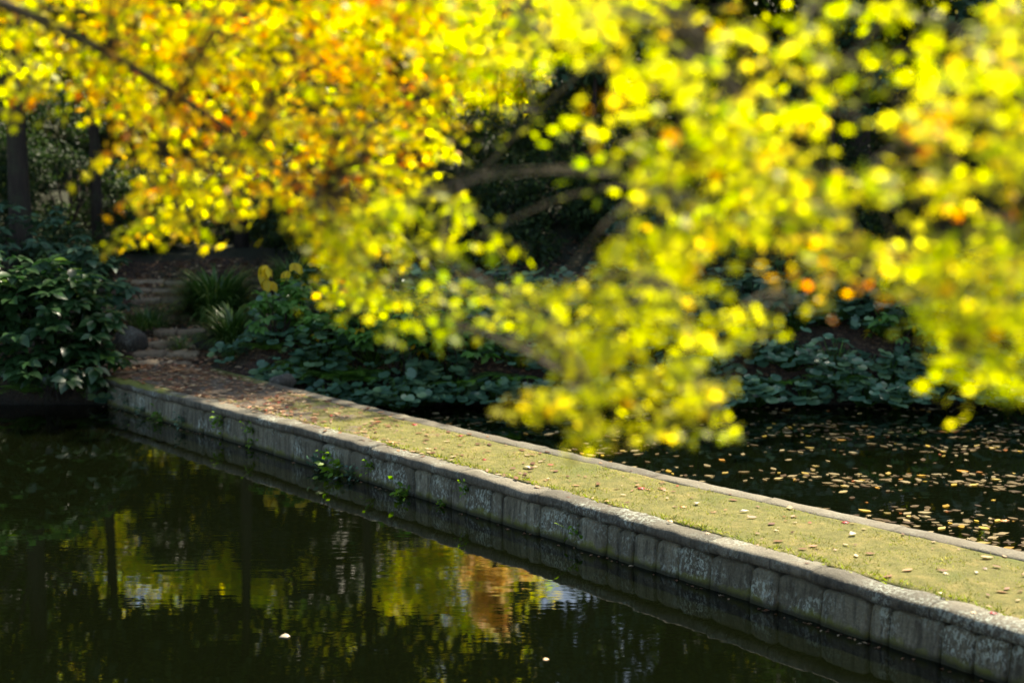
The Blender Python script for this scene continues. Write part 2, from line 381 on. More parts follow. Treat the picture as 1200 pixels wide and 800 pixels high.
def build_terrain():
    ys = list(np.arange(-20, 3, 2.))+list(np.arange(3, 8, .4))+list(np.arange(8, 17, .5))+list(np.arange(17, 24, .16))
    ys += [s[2]+.035 for s in STEPS]+[s[2]+.05 for s in STEPS]
    ys += list(np.arange(24, 42, .5))+list(np.arange(42, 120, 6))
    ys = sorted(set(round(float(v), 3) for v in ys))
    xs = list(np.arange(-90, -24, 6))+list(np.arange(-24, -9, 1.))+list(np.arange(-9, 4, .2))+list(np.arange(4, 24, .8))+list(np.arange(24, 96, 6))
    xs = sorted(set(round(float(v), 3) for v in xs))
    V = [(x, y, ground(x, y)) for y in ys for x in xs]; nx = len(xs)
    F = [(j*nx+i, j*nx+i+1, (j+1)*nx+i+1, (j+1)*nx+i) for j in range(len(ys)-1) for i in range(nx-1)]
    mb = MB(); mb.add(V, F); tag(mb.build('ground', M['ground'], smooth=True), kind='structure')
build_terrain()
mb = MB(); mb.add([(-30, 3, 0), (30, 3, 0), (30, 18.6, 0), (-30, 18.6, 0)], [(0, 1, 2, 3)])
tag(mb.build('water', M['water']), kind='structure')

# ------------------------------------------------------------------ causeway
near_px = [(133, 441), (164, 452), (193, 460), (225, 468), (260, 477), (300, 486), (345, 497), (390, 508), (440, 522), (500, 538), (536, 550), (592, 567), (637, 579), (680, 590), (747, 610), (833, 633), (900, 652), (970, 669), (1040, 690), (1100, 709), (1150, 724), (1200, 738)]
far_px = [(253, 432), (300, 446), (320, 451), (390, 465), (500, 492), (536, 500), (615, 521), (700, 541), (781, 559), (837, 570), (900, 582), (970, 596), (1060, 616), (1120, 632), (1200, 651)]
NP = np.array([at_z(a, b, PATH_Z) for a, b in near_px]); FP = np.array([at_z(a, b, PATH_Z) for a, b in far_px])
class Curve:
    def __init__(s, P, deg, y_end, y_start=None):
        c = np.polyfit(P[:, 1], P[:, 0], deg); y0 = P[0, 1] if y_start is None else y_start; yl = P[-1, 1]
        ys = np.arange(y0, yl, -.02); xs = np.polyval(c, ys)
        sl = (xs[-1]-xs[-12])/(ys[-1]-ys[-12]); ye = np.arange(ys[-1]-.02, y_end, -.02)
        s.x = np.concatenate([xs, xs[-1]+sl*(ye-ys[-1])]); s.y = np.concatenate([ys, ye])
        s.s = np.concatenate([[0], np.cumsum(np.hypot(np.diff(s.x), np.diff(s.y)))]); s.len = s.s[-1]
    def at(s, t):
        t = np.clip(t, 0, s.len); x = np.interp(t, s.s, s.x); y = np.interp(t, s.s, s.y)
        a, b = max(0, t-.1), min(s.len, t+.1)
        dx = np.interp(b, s.s, s.x)-np.interp(a, s.s, s.x); dy = np.interp(b, s.s, s.y)-np.interp(a, s.s, s.y)
        l = math.hypot(dx, dy); return x, y, (dx/l, dy/l)     # tangent runs towards the camera side
    def s_of_px(s, px, z):
        best = min(range(0, len(s.x), 3), key=lambda i: abs(600+FPX*s.x[i]/(s.y[i]*math.cos(PITCH)+(CAM_Z-z)*math.sin(PITCH))-px)); return s.s[best]
NC = Curve(NP, 3, 4.5); FC = Curve(FP, 3, 5.0)
def sweep_stone(curve, s0, s1, prof_pts, side, mat, name, parent, amp=.008, gap=.005, seed=0, tilt=0, rnd=.12):
    """prof_pts: (offset outward, z) loop; side = +1/-1 turns outward normal"""
    n = max(4, int((s1-s0)/.045)); k = len(prof_pts); V = []; F = []
    dz = random.uniform(-1, 1)*tilt; do = random.uniform(-1, 1)*tilt
    for i in range(n+1):
        t = s0+gap+(s1-s0-2*gap)*i/n; x, y, (tx, ty) = curve.at(t)
        nx, ny = (ty*side, -tx*side)
        e = min(i, n-i)*(s1-s0)/n; sh = 1 - rnd*math.exp(-e/.01)      # rounded ends
        mo = sum(p[0] for p in prof_pts)/k; mz = sum(p[1] for p in prof_pts)/k
        for j, (o, z) in enumerate(prof_pts):
            o2 = mo+(o-mo)*sh+do; z2 = mz+(z-mz)*(sh if z > mz else 1)+dz
            q = Vector((x+nx*o2, y+ny*o2, z2))
            nn = mnoise.noise(q*6+Vector((seed*3.1, 0, 0)))*amp+mnoise.noise(q*19)*amp*.6
            nv = mnoise.noise(q*5+Vector((0, seed*7.7, 4)))*amp
            V.append((q.x+nx*nn, q.y+ny*nn, q.z+nv))
    for i in range(n):
        for j in range(k):
            j2 = (j+1) % k; F.append((i*k+j, i*k+j2, (i+1)*k+j2, (i+1)*k+j))
    F.append(tuple(range(k-1, -1, -1))); F.append(tuple(n*k+j for j in range(k)))
    mb = MB(); mb.add(V, F); return mb.build(name, mat, parent, smooth=False)
wall = tag(empty('retaining_wall'), 'low stone retaining wall of weathered grey blocks rising from the dark front pond', 'retaining wall')
cp = [133, 215, 290, 345, 440, 545, 637, 745, 833, 960, 1100, 1245]
cs = [NC.s_of_px(p, PATH_Z) for p in cp]; cs[0] = 0.
while cs[-1] < NC.len-1.0: cs.append(cs[-1]+.95+random.random()*.3)
cprof = [(.0, .36), (.03, .352), (.042, .335), (.046, .30), (.035, .272), (.0, .265), (-.16, .265), (-.17, .35), (-.15, .362), (-.07, .368)]
for i in range(len(cs)-1):
    sweep_stone(NC, cs[i], cs[i+1], cprof, 1, M['coping'], 'coping_stone', wall, amp=.016, gap=.002, seed=i, tilt=.006, rnd=.07)
bp = [133, 160, 190, 215, 240, 262, 290, 322, 345, 378, 410, 430, 452, 487, 503, 530, 550, 575, 592, 620, 637, 667, 683, 708, 729, 747, 775, 800, 838, 880, 914, 960, 1022, 1045, 1100, 1150, 1188, 1250]
bs_ = [NC.s_of_px(p, .2) for p in bp]; bs_[0] = 0.
while bs_[-1] < NC.len-.8: bs_.append(bs_[-1]+.3+random.random()*.25)
for i in range(len(bs_)-1):
    b = random.uniform(-.016, .01)
    wprof = [(-.02+b, .262), (.008+b, .245), (.02+b, .12), (.03+b, .0), (.036+b, -.12), (.03, -.6), (-.14, -.6), (-.14, .262)]
    wprof = [wprof[0], wprof[1], (.016+b, .2), wprof[2], (.026+b, .06)] + wprof[3:]
    sweep_stone(NC, bs_[i], bs_[i+1], wprof, 1, M['wall'], 'wall_block', wall, amp=.012, gap=.006, seed=i+50, rnd=.09)
# footing ledge just under the waterline with trapped leaves
sweep_stone(NC, 0, NC.len-.3, [(.07, -.03), (.085, -.05), (.085, -.6), (.0, -.6), (.0, -.03)], 1, M['wall'], 'footing', wall, amp=.012)
# left end return of the wall
kerb = tag(empty('stone_kerb'), 'long flat grey stone kerb edging the back of the path beside the leaf-strewn pond', 'kerb')
kprof = [(.0, .372), (.02, .362), (.025, .3), (.02, -.6), (-.15, -.6), (-.17, .34), (-.165, .362), (-.14, .37)]
t = 0.; i = 0
while t < FC.len-.9:
    L_ = 1.1+random.random()*.7; sweep_stone(FC, t, t+L_, kprof, -1, M['kerb'], 'kerb_stone', kerb, amp=.009, gap=.002, seed=i+90, tilt=.0015, rnd=.0); t += L_; i += 1
# path surface
def path_pt(s, v):
    x, y, (tx, ty) = NC.at(s*NC.len); x += -ty*.14; y += tx*.14
    x2, y2, (ux, uy) = FC.at(s*FC.len); x2 += uy*.14; y2 += -ux*.14
    return x*(1-v)+x2*v, y*(1-v)+y2*v
def path_z(x, y): return PATH_Z+.002+mnoise.noise(Vector((x*1.3, y*1.3, 3)))*.012+mnoise.noise(Vector((x*7, y*7, 3)))*.004
V = []; F = []; NS, NV = 260, 20
for i in range(NS+1):
    for j in range(NV+1):
        x, y = path_pt(i/NS, j/NV); V.append((x, y, path_z(x, y)))
for i in range(NS):
    for j in range(NV): a = i*(NV+1)+j; F.append((a, a+NV+1, a+NV+2, a+1))
b0 = len(V)
for i in range(NS+1):
    for j in (0, NV):
        x, y = path_pt(i/NS, j/NV); V.append((x, y, -.8))
for i in range(NS):
    F.append((i*(NV+1), b0+2*i, b0+2*i+2, (i+1)*(NV+1))); F.append((i*(NV+1)+NV, (i+1)*(NV+1)+NV, b0+2*i+3, b0+2*i+1))
F.append((0, NV, b0+1, b0)[::-1])
mb = MB(); mb.add(V, F); tag(mb.build('path', M['path'], smooth=True), kind='structure')
# apron joining the path with the steps
V = []; F = []; na, nb_ = 24, 10
A0 = np.array(path_pt(0, -.15)); A1 = np.array(path_pt(0, 1.1)); B0 = np.array([-5.25, 18.35]); B1 = np.array([-3.9, 18.35])
for i in range(na+1):
    for j in range(nb_+1):
        p = (A0*(1-i/na)+A1*i/na)*(1-j/nb_)+(B0*(1-i/na)+B1*i/na)*j/nb_
        V.append((p[0], p[1], path_z(p[0], p[1])+.004+.012*j/nb_))
for i in range(na):
    for j in range(nb_): a = i*(nb_+1)+j; F.append((a, a+nb_+1, a+nb_+2, a+1))
mb = MB(); mb.add(V, F); tag(mb.build('path_landing', M['path'], smooth=True), kind='structure')

# steps
steps = tag(empty('stone_steps', (-5, 18.3, .4)), 'worn stone steps climbing the leaf-covered hillside from the end of the path', 'steps')
class XLine:
    def __init__(s, x0, x1, y, bow): s.x0, s.x1, s.y, s.bow = x0, x1, y, bow; s.len = x1-x0
    def at(s, t):
        u = t/s.len; return s.x0+t, s.y+s.bow*math.sin(math.pi*u), (1., 0.)
for i, (x0, x1, y, z) in enumerate(STEPS):
    if i in (3, 5): x0 -= .25
    ln = XLine(x0-steps.location.x, x1+.05-steps.location.x, y-steps.location.y, random.uniform(-.05, .05))
    cuts = [0, ln.len*random.uniform(.45, .62), ln.len]
    zz = z-steps.location.z
    for a, b in zip(cuts[:-1], cuts[1:]):
        pr = [(.0, zz-.012), (.03, zz-.03), (.035, zz-.08), (.03, zz-.14), (-.16, zz-.14), (-.18, zz-.02), (-.15, zz), (-.05, zz+.004)]
        sweep_stone(ln, a, b, pr, 1, M['step'], 'step_stone', steps, amp=.02, gap=.006, seed=i*5+a, tilt=.012)

# ------------------------------------------------------------------ grass, litter
grass = MB(); n = 30000
S = rng.random(n); Vv = rng.random(n); P = []; D = []; T = []; SC = []
for s, v in zip(S, Vv):
    edge = v < .12 or v > .93
    if rng.random() < (.18 if edge else .0): v = rng.random()*.1-.02
    x, y = path_pt(s, v)
    if y < 7.6: continue
    dens = np.clip((x+3.2)/2.6, .04, 1)*(1 if mnoise.noise(Vector((x*1.7, y*1.7, 9))) > -.25 else .45)
    if rng.random() > dens: continue
    P.append((x, y, path_z(x, y)-.004)); near = v < .08
    SC.append((.036 if near else .013+.016*max(0, mnoise.noise(Vector((x*3, y*3, 2)))+.3))*rng.uniform(.6, 1.4)); T.append((rng.uniform(.45, .8) if near else rng.random(), rng.random()))
P = np.array(P); d = unit(len(P)); d[:, 2] = np.abs(d[:, 2])*.6+.25
BL = ([(-.09, 0, 0), (.09, 0, 0), (.06, .6, .05), (0, 1.1, -.15), (-.06, .6, .05)], [(0, 1, 2, 3, 4)])
grass.scatter(BL, P, d, unit(len(P)), SC, np.array(T)); tag(grass.build('grass', M['grass']), 'short olive moss and grass growing along the causeway path', 'grass', kind='stuff')

def flat_scatter(mb, tmpl, pts, scale, tint, tiltz=.25):
    n = len(pts); a = rng.uniform(0, 6.283, n); d = np.stack([np.cos(a), np.sin(a), rng.normal(0, tiltz*.5, n)], axis=1)
    nr = np.stack([rng.normal(0, tiltz, n), rng.normal(0, tiltz, n), np.ones(n)], axis=1)
    mb.scatter(tmpl, pts, d, nr, scale, tint)
lit = MB(); pts = []
for _ in range(6500):
    s = rng.random()**2.1; v = rng.random()*1.15-.1
    x, y = path_pt(s*.98, v)
    if y < 7.5: continue
    if x > -2.4 and rng.random() < min(.88, .5+.12*(x+2.4)): continue
    if mnoise.noise(Vector((x*2.2, y*2.2, 1))) < -.05 and rng.random() < .6: continue
    pts.append((x, y, path_z(x, y)+.012))
pts = np.array(pts); h = len(pts)//2
flat_scatter(lit, FLAT, pts[:h], rng.uniform(.04, .1, h), tints(h), .1); flat_scatter(lit, MAPLE, pts[h:], rng.uniform(.015, .035, len(pts)-h), tints(len(pts)-h), .13)
tag(lit.build('fallen_leaves', M['litter']), 'brown and red fallen leaves strewn over the causeway path', 'leaf litter', kind='stuff')
lit = MB(); pts = []
for _ in range(19000):
    y = 17.75+rng.random()**1.3*6.8; x = rng.uniform(-9, 2.5)
    if abs(x+5) > 1.1 and rng.random() < .5: continue
    pts.append((x, y, ground(x, y)+.02))
pts = np.array(pts); flat_scatter(lit, LEAF, pts, rng.uniform(.05, .11, len(pts)), tints(len(pts), .1, .93), .35)
tag(lit.build('fallen_leaves', M['litter']), 'brown leaf litter covering the steps and the slope', 'leaf litter', kind='stuff')
# floating leaves on back pond
def in_back_pond(x, y):
    i = np.argmin(np.abs(FC.y-y)); return x > FC.x[i]+.15
lit = MB(); pts = []
while len(pts) < 2300:
    y = rng.uniform(9, 17.3); x = rng.uniform(-3, 8)
    if not in_back_pond(x, y): continue
    dn = np.clip((x+2.)/3.6, .12, 1.)*float(np.clip(.12+2.6*(mnoise.noise(Vector((x*.7, y*1.3, 5)))+.5*mnoise.noise(Vector((x*2.3, y*4, 8)))), .06, 1))
    if rng.random() < dn: pts.append((x, y, .006))
pts = np.array(pts); h = int(len(pts)*.75)
flat_scatter(lit, FLAT, pts[:h], rng.uniform(.04, .13, h), tints(h), .035); flat_scatter(lit, MAPLE, pts[h:], rng.uniform(.02, .042, len(pts)-h), tints(len(pts)-h), .03)
tag(lit.build('fallen_leaves', M['pale']), 'pale fallen leaves floating on the back pond', 'leaf litter', kind='stuff')
lit = MB(); pts = []
for _ in range(170):
    x, y, (tx, ty) = NC.at(rng.random()*NC.len); o = .075+abs(rng.normal(0, .02)); pts.append((x+ty*o, y-tx*o, .004))
pts = np.array(pts); flat_scatter(lit, LEAF, pts, rng.uniform(.025, .05, len(pts)), tints(len(pts)), .1)
tag(lit.build('fallen_leaves', M['litter']), 'small leaves caught along the waterline of the front wall', 'leaf litter', kind='stuff')

def plain_leaf_mat(name, c):
    m, nt, bs, out = new_mat(name); n = tex_noise(nt, 60, 4, .6); cc = mixc(nt, mrange(nt, n.outputs[0], .35, .65), tuple(x*.7 for x in c), c)
    nt.links.new(cc, bs.inputs['Base Color']); bs.inputs['Roughness'].default_value = .5; return m
MO = plain_leaf_mat('orange_leaf', (.75, .36, .12)); MR = plain_leaf_mat('red_leaf', (.5, .03, .04)); MW = plain_leaf_mat('white_leaf', (.5, .42, .3)); MT = plain_leaf_mat('tan_leaf', (.62, .42, .22))
def one_leaf(px, py, z, size, mat, label, tmpl=MAPLE, curl=.35, name='fallen_leaf', cat='leaf'):
    curl *= .55; z -= .006; p = at_z(px, py, z); mb = MB(); a = random.uniform(0, 6.28)
    mb.scatter(tmpl, np.zeros((1, 3)), np.array([[math.cos(a), math.sin(a), .1]]), np.array([[random.uniform(-curl, curl), -curl, 1]]), [size], tints(1))
    o = mb.build(name, mat); o.location = tuple(p); so = o.modifiers.new('thick', 'SOLIDIFY'); so.thickness = .0015
    return tag(o, label, cat)
one_leaf(458, 517, .385, .075, MO, 'big curled orange leaf lying on the near edge of the path', curl=.8)
one_leaf(487, 497, .375, .05, MR, 'crimson maple leaf near the back kerb, above the big orange leaf')
one_leaf(539, 510, .375, .05, MR, 'dark red leaf on the path by the back kerb, right of the crimson one')
one_leaf(569, 538, .375, .035, MR, 'pinkish red leaf on the olive path, in front of the pale curled leaf')
one_leaf(614, 546, .38, .11, MW, 'pale curled leaf lying in the middle of the mossy path', LEAF, .5)
one_leaf(750, 571, .38, .06, MR, 'red brown leaf on the grassy path beyond the yellow sprays')
one_leaf(799, 593, .375, .045, MO, 'small orange red leaf on the middle of the grass path')
one_leaf(818, 588, .38, .09, MW, 'white dry leaf resting on the grass beside the small orange leaf', LEAF)
one_leaf(866, 599, .38, .085, MW, 'long pale leaf on the grass past the white dry leaf', LEAF)
one_leaf(789, 612, .385, .07, MT, 'tan leaf resting on top of the weathered coping stones', LEAF)
one_leaf(989, 611, .375, .05, MR, 'red leaf beside the back kerb where the grass is widest')
one_leaf(1003, 624, .38, .1, MW, 'pale crumpled leaf on the grass just below the red leaf', LEAF, .5)
one_leaf(1145, 669, .375, .06, MW, 'small cream leaf alone on the grass near the front of the path', LEAF)
one_leaf(1196, 673, .38, .1, MT, 'long straw coloured leaf at the edge of view on the grass', LEAF)
one_leaf(1163, 717, .38, .04, MR, 'maroon leaf on the coping close to the viewer')
one_leaf(340, 745, .012, .07, MW, 'white leaf floating alone on the dark front pond', OVATE, .6, 'floating_leaf')
one_leaf(636, 773, .01, .045, MT, 'tiny pinkish leaf floating on the front pond below the wall', OVATE, .5, 'floating_leaf')
one_leaf(1177, 610, .012, .07, MO, 'orange maple leaf floating among pale leaves on the back pond', MAPLE, .3, 'floating_leaf')
one_leaf(70+120, 1000, .01, .02, MT, 'x') if False else None

# ------------------------------------------------------------------ plants
def plant(name, base, label, cat, group=None):
    return tag(empty(name, base), label, cat, group)
def foliage_ball(mb, c, r, n, size, tmpl, droop=.5, tlo=0, thi=1, shell=.55):
    u = unit(n); rad = (shell+(1-shell)*rng.random(n))[:, None]
    p = np.asarray(c)+u*rad*np.asarray(r)
    d = u+rng.normal(0, .5, (n, 3)); d[:, 2] -= droop
    nr = u*.6+rng.normal(0, .45, (n, 3)); nr[:, 2] += .9
    mb.scatter(tmpl, p, d, nr, rng.uniform(.7, 1.25, n)*size, tints(n, tlo, thi))
def round_plant(x, y, rad, n, label, group):
    n = int(n*1.7)
    z = max(ground(x, y), .06 if y < 17.8 else .2)-(.05 if y < 17.8 else 0); root = plant('leafy_plant', (x, y, z), label, 'plant', group); mb = MB(); st = MB()
    a = rng.uniform(0, 6.283, n); rr = rad*np.sqrt(rng.random(n)); h = (.44-.28*(rr/rad)**2)*rng.uniform(.45, 1.15, n)*(rad/.42)
    p = np.stack([np.cos(a)*rr, np.sin(a)*rr, h], axis=1)
    d = np.stack([np.cos(a), np.sin(a)-.3, -.35+rng.normal(0, .2, n)], axis=1)
    nr = np.stack([np.cos(a)*.5+rng.normal(0, .25, n), np.sin(a)*.5-.45+rng.normal(0, .25, n), np.ones(n)], axis=1)
    mb.scatter(ROUND, p, d, nr, rng.uniform(.085, .155, n), tints(n))
    for q in p: tube(st, [(q[0]*.15, q[1]*.15, -.03), (q[0]*.6, q[1]*.6, q[2]*.65), tuple(q)], [.005, .004, .003], 4)
    mb.build('foliage', M['round'], root); st.build('stems', M['fern'], root)
def shrub(x, y, r, h, n, mat, size, label, name='shrub', cat='shrub', group=None, tmpl=OVATE, z=None, nb=9, whorl=True):
    z = ground(x, y) if z is None else z; root = plant(name, (x, y, z), label, cat, group); mb = MB(); st = MB()
    k = max(5, n//7)
    u = unit(k); u[:, 2] = np.abs(u[:, 2])*1.15-.25; rad = (.55+.45*rng.random(k))[:, None]
    c = u*rad*np.array([r, r, h*.55])+np.array([0, 0, h*.45])
    c += rng.normal(0, .04, c.shape)
    if whorl:
        m = 7; cc = np.repeat(c, m, axis=0); a = np.tile(np.arange(m)*2*math.pi/m*1.0, k)+np.repeat(rng.uniform(0, 6, k), m)
        out = np.repeat(u, m, axis=0); d = np.stack([np.cos(a), np.sin(a), -.35+rng.normal(0, .25, len(a))], axis=1)+out*.45
        nr = out*.5+rng.normal(0, .2, d.shape); nr[:, 2] += 1.0
        keep = cc[:, 2] > .02
        mb.scatter(tmpl, (cc+d*.02)[keep], d[keep], nr[keep], (rng.uniform(.65, 1.2, len(cc))*size)[keep], np.stack([np.clip(np.repeat(rng.random(k), m)*.75+rng.random(len(cc))*.3, 0, 1), rng.random(len(cc))], axis=1)[keep])
    else:
        for q in c: foliage_ball(mb, q, (.16, .16, .12), 7, size, tmpl)
    for q in c[::max(1, k//nb)]:
        tube(st, bez((rng.normal(0, .05), rng.normal(0, .05), -.05), (q[0]*.3, q[1]*.3, q[2]*.6), q, 4), [.012, .01, .008, .006, .004], 5)
    mb.build('foliage', mat, root); st.build('stems', M['bark'], root); return root
def fern(x, y, ln, n, label, group=None, z=None, mat='fern', name='fern'):
    z = ground(x, y) if z is None else z; root = plant(name, (x, y, z), label, 'fern', group)
    for i in range(n):
        a = 2*math.pi*i/n+rng.normal(0, .25); mb = MB(); e = rng.uniform(.35, .8)
        mb.scatter(FROND, np.array([[0, 0, 0.]]), np.array([[math.cos(a), math.sin(a), e*.6]]), np.array([[-math.cos(a)*.5, -math.sin(a)*.5, 1]]), [ln*rng.uniform(.75, 1.15)], tints(1))
        mb.build('frond', M[mat], root)
    return root
def tuft(x, y, ln, n, label, group=None, spread=.12, z=None):
    z = ground(x, y) if z is None else z; mb = MB(); a = rng.uniform(0, 6.283, n); e = rng.uniform(-.1, 1.4, n)
    d = np.stack([np.cos(a), np.sin(a), e*.9], axis=1); nr = np.stack([-np.cos(a)*.7, -np.sin(a)*.7, np.ones(n)], axis=1)
    p = np.stack([np.cos(a)*spread*rng.random(n), np.sin(a)*spread*rng.random(n), np.zeros(n)], axis=1)
    mb.scatter(BLADE, p, d, nr, ln*rng.uniform(.6, 1.15, n), tints(n))
    o = mb.build('grass_tuft', M['liriope']); o.location = (x, y, z); return tag(o, label, 'ornamental grass', group)

ORD = ['first', 'second', 'third', 'fourth', 'fifth', 'sixth', 'seventh', 'eighth', 'ninth', 'tenth', 'eleventh', 'twelfth', 'thirteenth', 'fourteenth', 'fifteenth', 'sixteenth', 'seventeenth', 'eighteenth', 'nineteenth', 'twentieth', 'twenty-first', 'twenty-second', 'twenty-third', 'twenty-fourth', 'twenty-fifth', 'twenty-sixth', 'twenty-seventh']
# grass tufts by the steps
def X(px, y): return (px-600)/FPX*y
tuft(X(250, 20.6), 20.6, .95, 1200, 'broad arching grass tuft beside the upper stone steps', spread=.3)
tuft(X(268, 18.9), 18.9, .72, 600, 'bright spiky grass tuft beside the lower stone steps', spread=.12)
tuft(X(345, 20.9), 20.9, .62, 600, 'low dark grass tuft behind the yellow-leaved shrub', spread=.3)
tuft(X(170, 19.9), 19.9, .4, 300, 'thin grass tuft growing over the shaded side of the middle steps', spread=.3)
tuft(X(207, 18.9), 18.9, .26, 200, 'small wispy grass tuft creeping onto the steps', spread=.2)
# rocks
def rock(px, py, z, r, label, sq=.7):
    p = at_z(px, py, z); V = []; F = []; nu, nv = 16, 10
    for j in range(nv+1):
        for i in range(nu):
            th = math.pi*j/nv; ph = 2*math.pi*i/nu; v = Vector((math.sin(th)*math.cos(ph), math.sin(th)*math.sin(ph), math.cos(th)))
            k = 1+.28*mnoise.noise(v*1.6+Vector((px*.1, 0, 0)))+.08*mnoise.noise(v*5); V.append((v.x*r*k, v.y*r*k, v.z*r*sq*k))
    for j in range(nv):
        for i in range(nu): F.append((j*nu+i, (j+1)*nu+i, (j+1)*nu+(i+1) % nu, j*nu+(i+1) % nu))
    mb = MB(); mb.add(V, F); o = mb.build('rock', M['rock'], smooth=True); o.location = (p[0], p[1], z); tag(o, label, 'rock')
rock(152, 400, .6, .23, 'large rounded brown rock beside the shaded end of the steps', .8)
rock(246, 404, .52, .27, 'dark squat rock under the bright spiky grass tuft', .7)
rock(297, 398, .62, .19, 'upright grey rock between the grass tuft and the leafy shrub', 1.3)
rock(332, 447, .36, .15, 'low grey rock against the outer side of the back kerb', .6)
rock(112, 462, .1, .16, 'dark bank rock under the overhanging big-leaved shrub', .8)

# round-leaved plants along the far bank
rows = [(17.33, -2.3, 7.2, .42, 'hanging at the water line', .36, 38), (17.78, -2.9, 7.4, .5, 'along the foot of the bank', .42, 44), (18.3, -3.0, 8.0, .6, 'just above the foot of the bank', .46, 42), (18.95, -3.0, 8.4, .68, 'in the middle row up the bank', .48, 46), (19.75, -2.6, 9., .8, 'in the upper row of the bank', .56, 50)]
for (yy, xa, xb, st, wh, rad, n) in rows:
    xs = np.arange(xa, xb, st)
    for i, x in enumerate(xs):
        round_plant(float(x+rng.normal(0, .08)), float(yy+rng.normal(0, .12)), rad*rng.uniform(.8, 1.15), n, f'{ORD[i]} round-leaved plant {wh}, counted from the steps', 'round-leaved plants on the far bank')
round_plant(X(268, 18.2), 18.2, .26, 16, 'small round-leaved plant tucked between the steps and the kerb end', None)
# shrubs on bank
round_plant(X(121, 17.45), 17.45, .2, 12, 'pale round-leaved plant in the dark corner beside the wall end', None)
fern(X(95, 17.5), 17.5, .45, 11, 'fern in the dark bank beneath the overhanging shrub', z=.16)
fern(X(30, 17.5), 17.5, .5, 11, 'fern at the dark waterline near the edge of view', z=.14)
shrub(X(100, 17.6), 17.6, .5, .9, 260, M['shrub_dark'], .17, 'dark shrub touching the shaded end of the wall', z=.1)
shrub(X(325, 18.15), 18.15, .42, .95, 230, M['shrub'], .13, 'green shrub beside the kerb end, with its yellow top above')
shrub(X(468, 17.65), 17.65, .8, 1.5, 620, M['shrub'], .14, 'largest green shrub on the bank with yellow lower leaves over the water')
shrub(X(535, 17.65), 17.65, .55, 1.25, 360, M['shrub'], .13, 'green shrub to the right of the largest one, leaning over the water')
shrub(X(415, 17.85), 17.85, .55, 1.05, 300, M['shrub'], .12, 'low green shrub left of the largest one, behind the ferns')
sy = plant('shrub', (X(322, 18.7), 18.7, ground(X(322, 18.7), 18.7)), 'shrub with hanging bright yellow leaves beside the grass tufts', 'shrub'); mb = MB(); st = MB()
for k in range(7):
    q = np.array([rng.uniform(-.2, .25), rng.uniform(-.15, .1), .75+rng.uniform(-.22, .12)]); n = 6; a = rng.uniform(0, 6.28, n)
    mb.scatter(OVATE, np.tile(q, (n, 1)), np.stack([np.cos(a)*.6, np.sin(a)*.6, -.8+0*a], axis=1), unit(n)*.4+np.array([0, -.7, .5]), rng.uniform(.11, .19, n), tints(n, 0, .85 if k < 5 else 1))
    tube(st, bez((0, 0, -.05), (q[0]*.2, q[1]*.2, .5), q, 4), [.012, .01, .008, .006, .004], 5)
mb.build('foliage', M['yellow'], sy); st.build('stems', M['bark'], sy)
for i, (px, y, ln, lb) in enumerate([(360, 17.75, .5, 'fern hanging over the kerb below the low green shrub'), (395, 17.6, .55, 'fern with long fronds left of the yellow-speckled shrub'), (432, 17.45, .4, 'small fern at the water edge under the largest shrub'), (600, 17.5, .42, 'fern on the bank just behind the hanging yellow sprays'), (985, 17.45, .4, 'bright fern at the shaded water edge past the hanging sprays'), (310, 18.0, .4, 'fern between the low rocks at the end of the kerb')]):
    fern(X(px, y), y, ln, 11, lb, z=max(.2, ground(X(px, y), y))+.08)
for (px, y, r_, h, n, lb) in [(640, 18.4, .5, .8, 240, 'green shrub on the bank behind the lowest hanging sprays'), (760, 18.9, .6, .9, 260, 'green shrub up the bank behind the middle of the sprays'), (1060, 18.0, .45, .7, 200, 'small green shrub on the bank in the gap between the sprays')]:
    shrub(X(px, y), y, r_, h, n, M['shrub'], .12, lb)
for i, (px, lb) in enumerate([(700, 'fern arching over the water behind the lowest sprays'), (840, 'fern at the waterline where the hanging sprays end'), (915, 'fern at the waterline left of the bright one'), (1090, 'fern at the waterline under the right-hand sprays'), (540, 'fern at the waterline beneath the leaning green shrub')]):
    fern(X(px, 17.5), 17.5, .45, 11, lb, z=.22)
for (px, y, lb) in [(352, 18.3, 'bright green shrub above the ferns near the end of the kerb'), (385, 17.95, 'bright green shrub right over the ferns, left of the low shrub')]:
    shrub(X(px, y), y, .42, .8, 240, M['shrub'], .12, lb)
for (px, y, lb) in [(338, 17.95, 'fern spilling over the kerb beside the low grey rock'), (378, 17.7, 'fern spilling over the kerb in the middle of the fern patch'), (412, 17.6, 'fern at the near end of the fern patch by the kerb')]:
    fern(X(px, y), y, .5, 12, lb, z=.3)
# big-leaved dark shrub, left
sh = [(52, 17.75, .9, 1.5, 950, .2, 'big-leaved dark green shrub overhanging the pond beside the steps'), (-40, 17.7, 1.0, 1.9, 800, .2, 'big-leaved shrub cut off by the edge of view beside the overhanging one'),
      (95, 19.6, .75, 1.35, 420, .19, 'grey-green shrub behind the overhanging one, near the upper steps'), (25, 20.6, 1.1, 1.9, 520, .17, 'tall dark shrub behind the overhanging shrub, below the thick trunk')]
for (px, y, r, h, n, s_, lb) in sh:
    shrub(X(px, y), y, r, h, n, M['shrub_dark'] if y < 19 else M['teal'], s_, lb, nb=14)
o = shrub(X(52, 17.25), 17.25, .75, .8, 420, M['shrub_dark'], .19, 'drooping leafy shrub hanging lowest over the dark water', z=.15)
tuft(X(-8, 16.9), 17.6, .5, 60, 'pale grass blades poking out over the water', z=.25)
shrub(X(1000, 19.2), 19.2, .8, 1.0, 300, M['teal'], .2, 'dark big-leaved shrub on the bank behind the floating leaves')
shrub(X(1130, 18.4), 18.4, .9, 1.2, 360, M['teal'], .19, 'rightmost dark big-leaved shrub on the far bank')
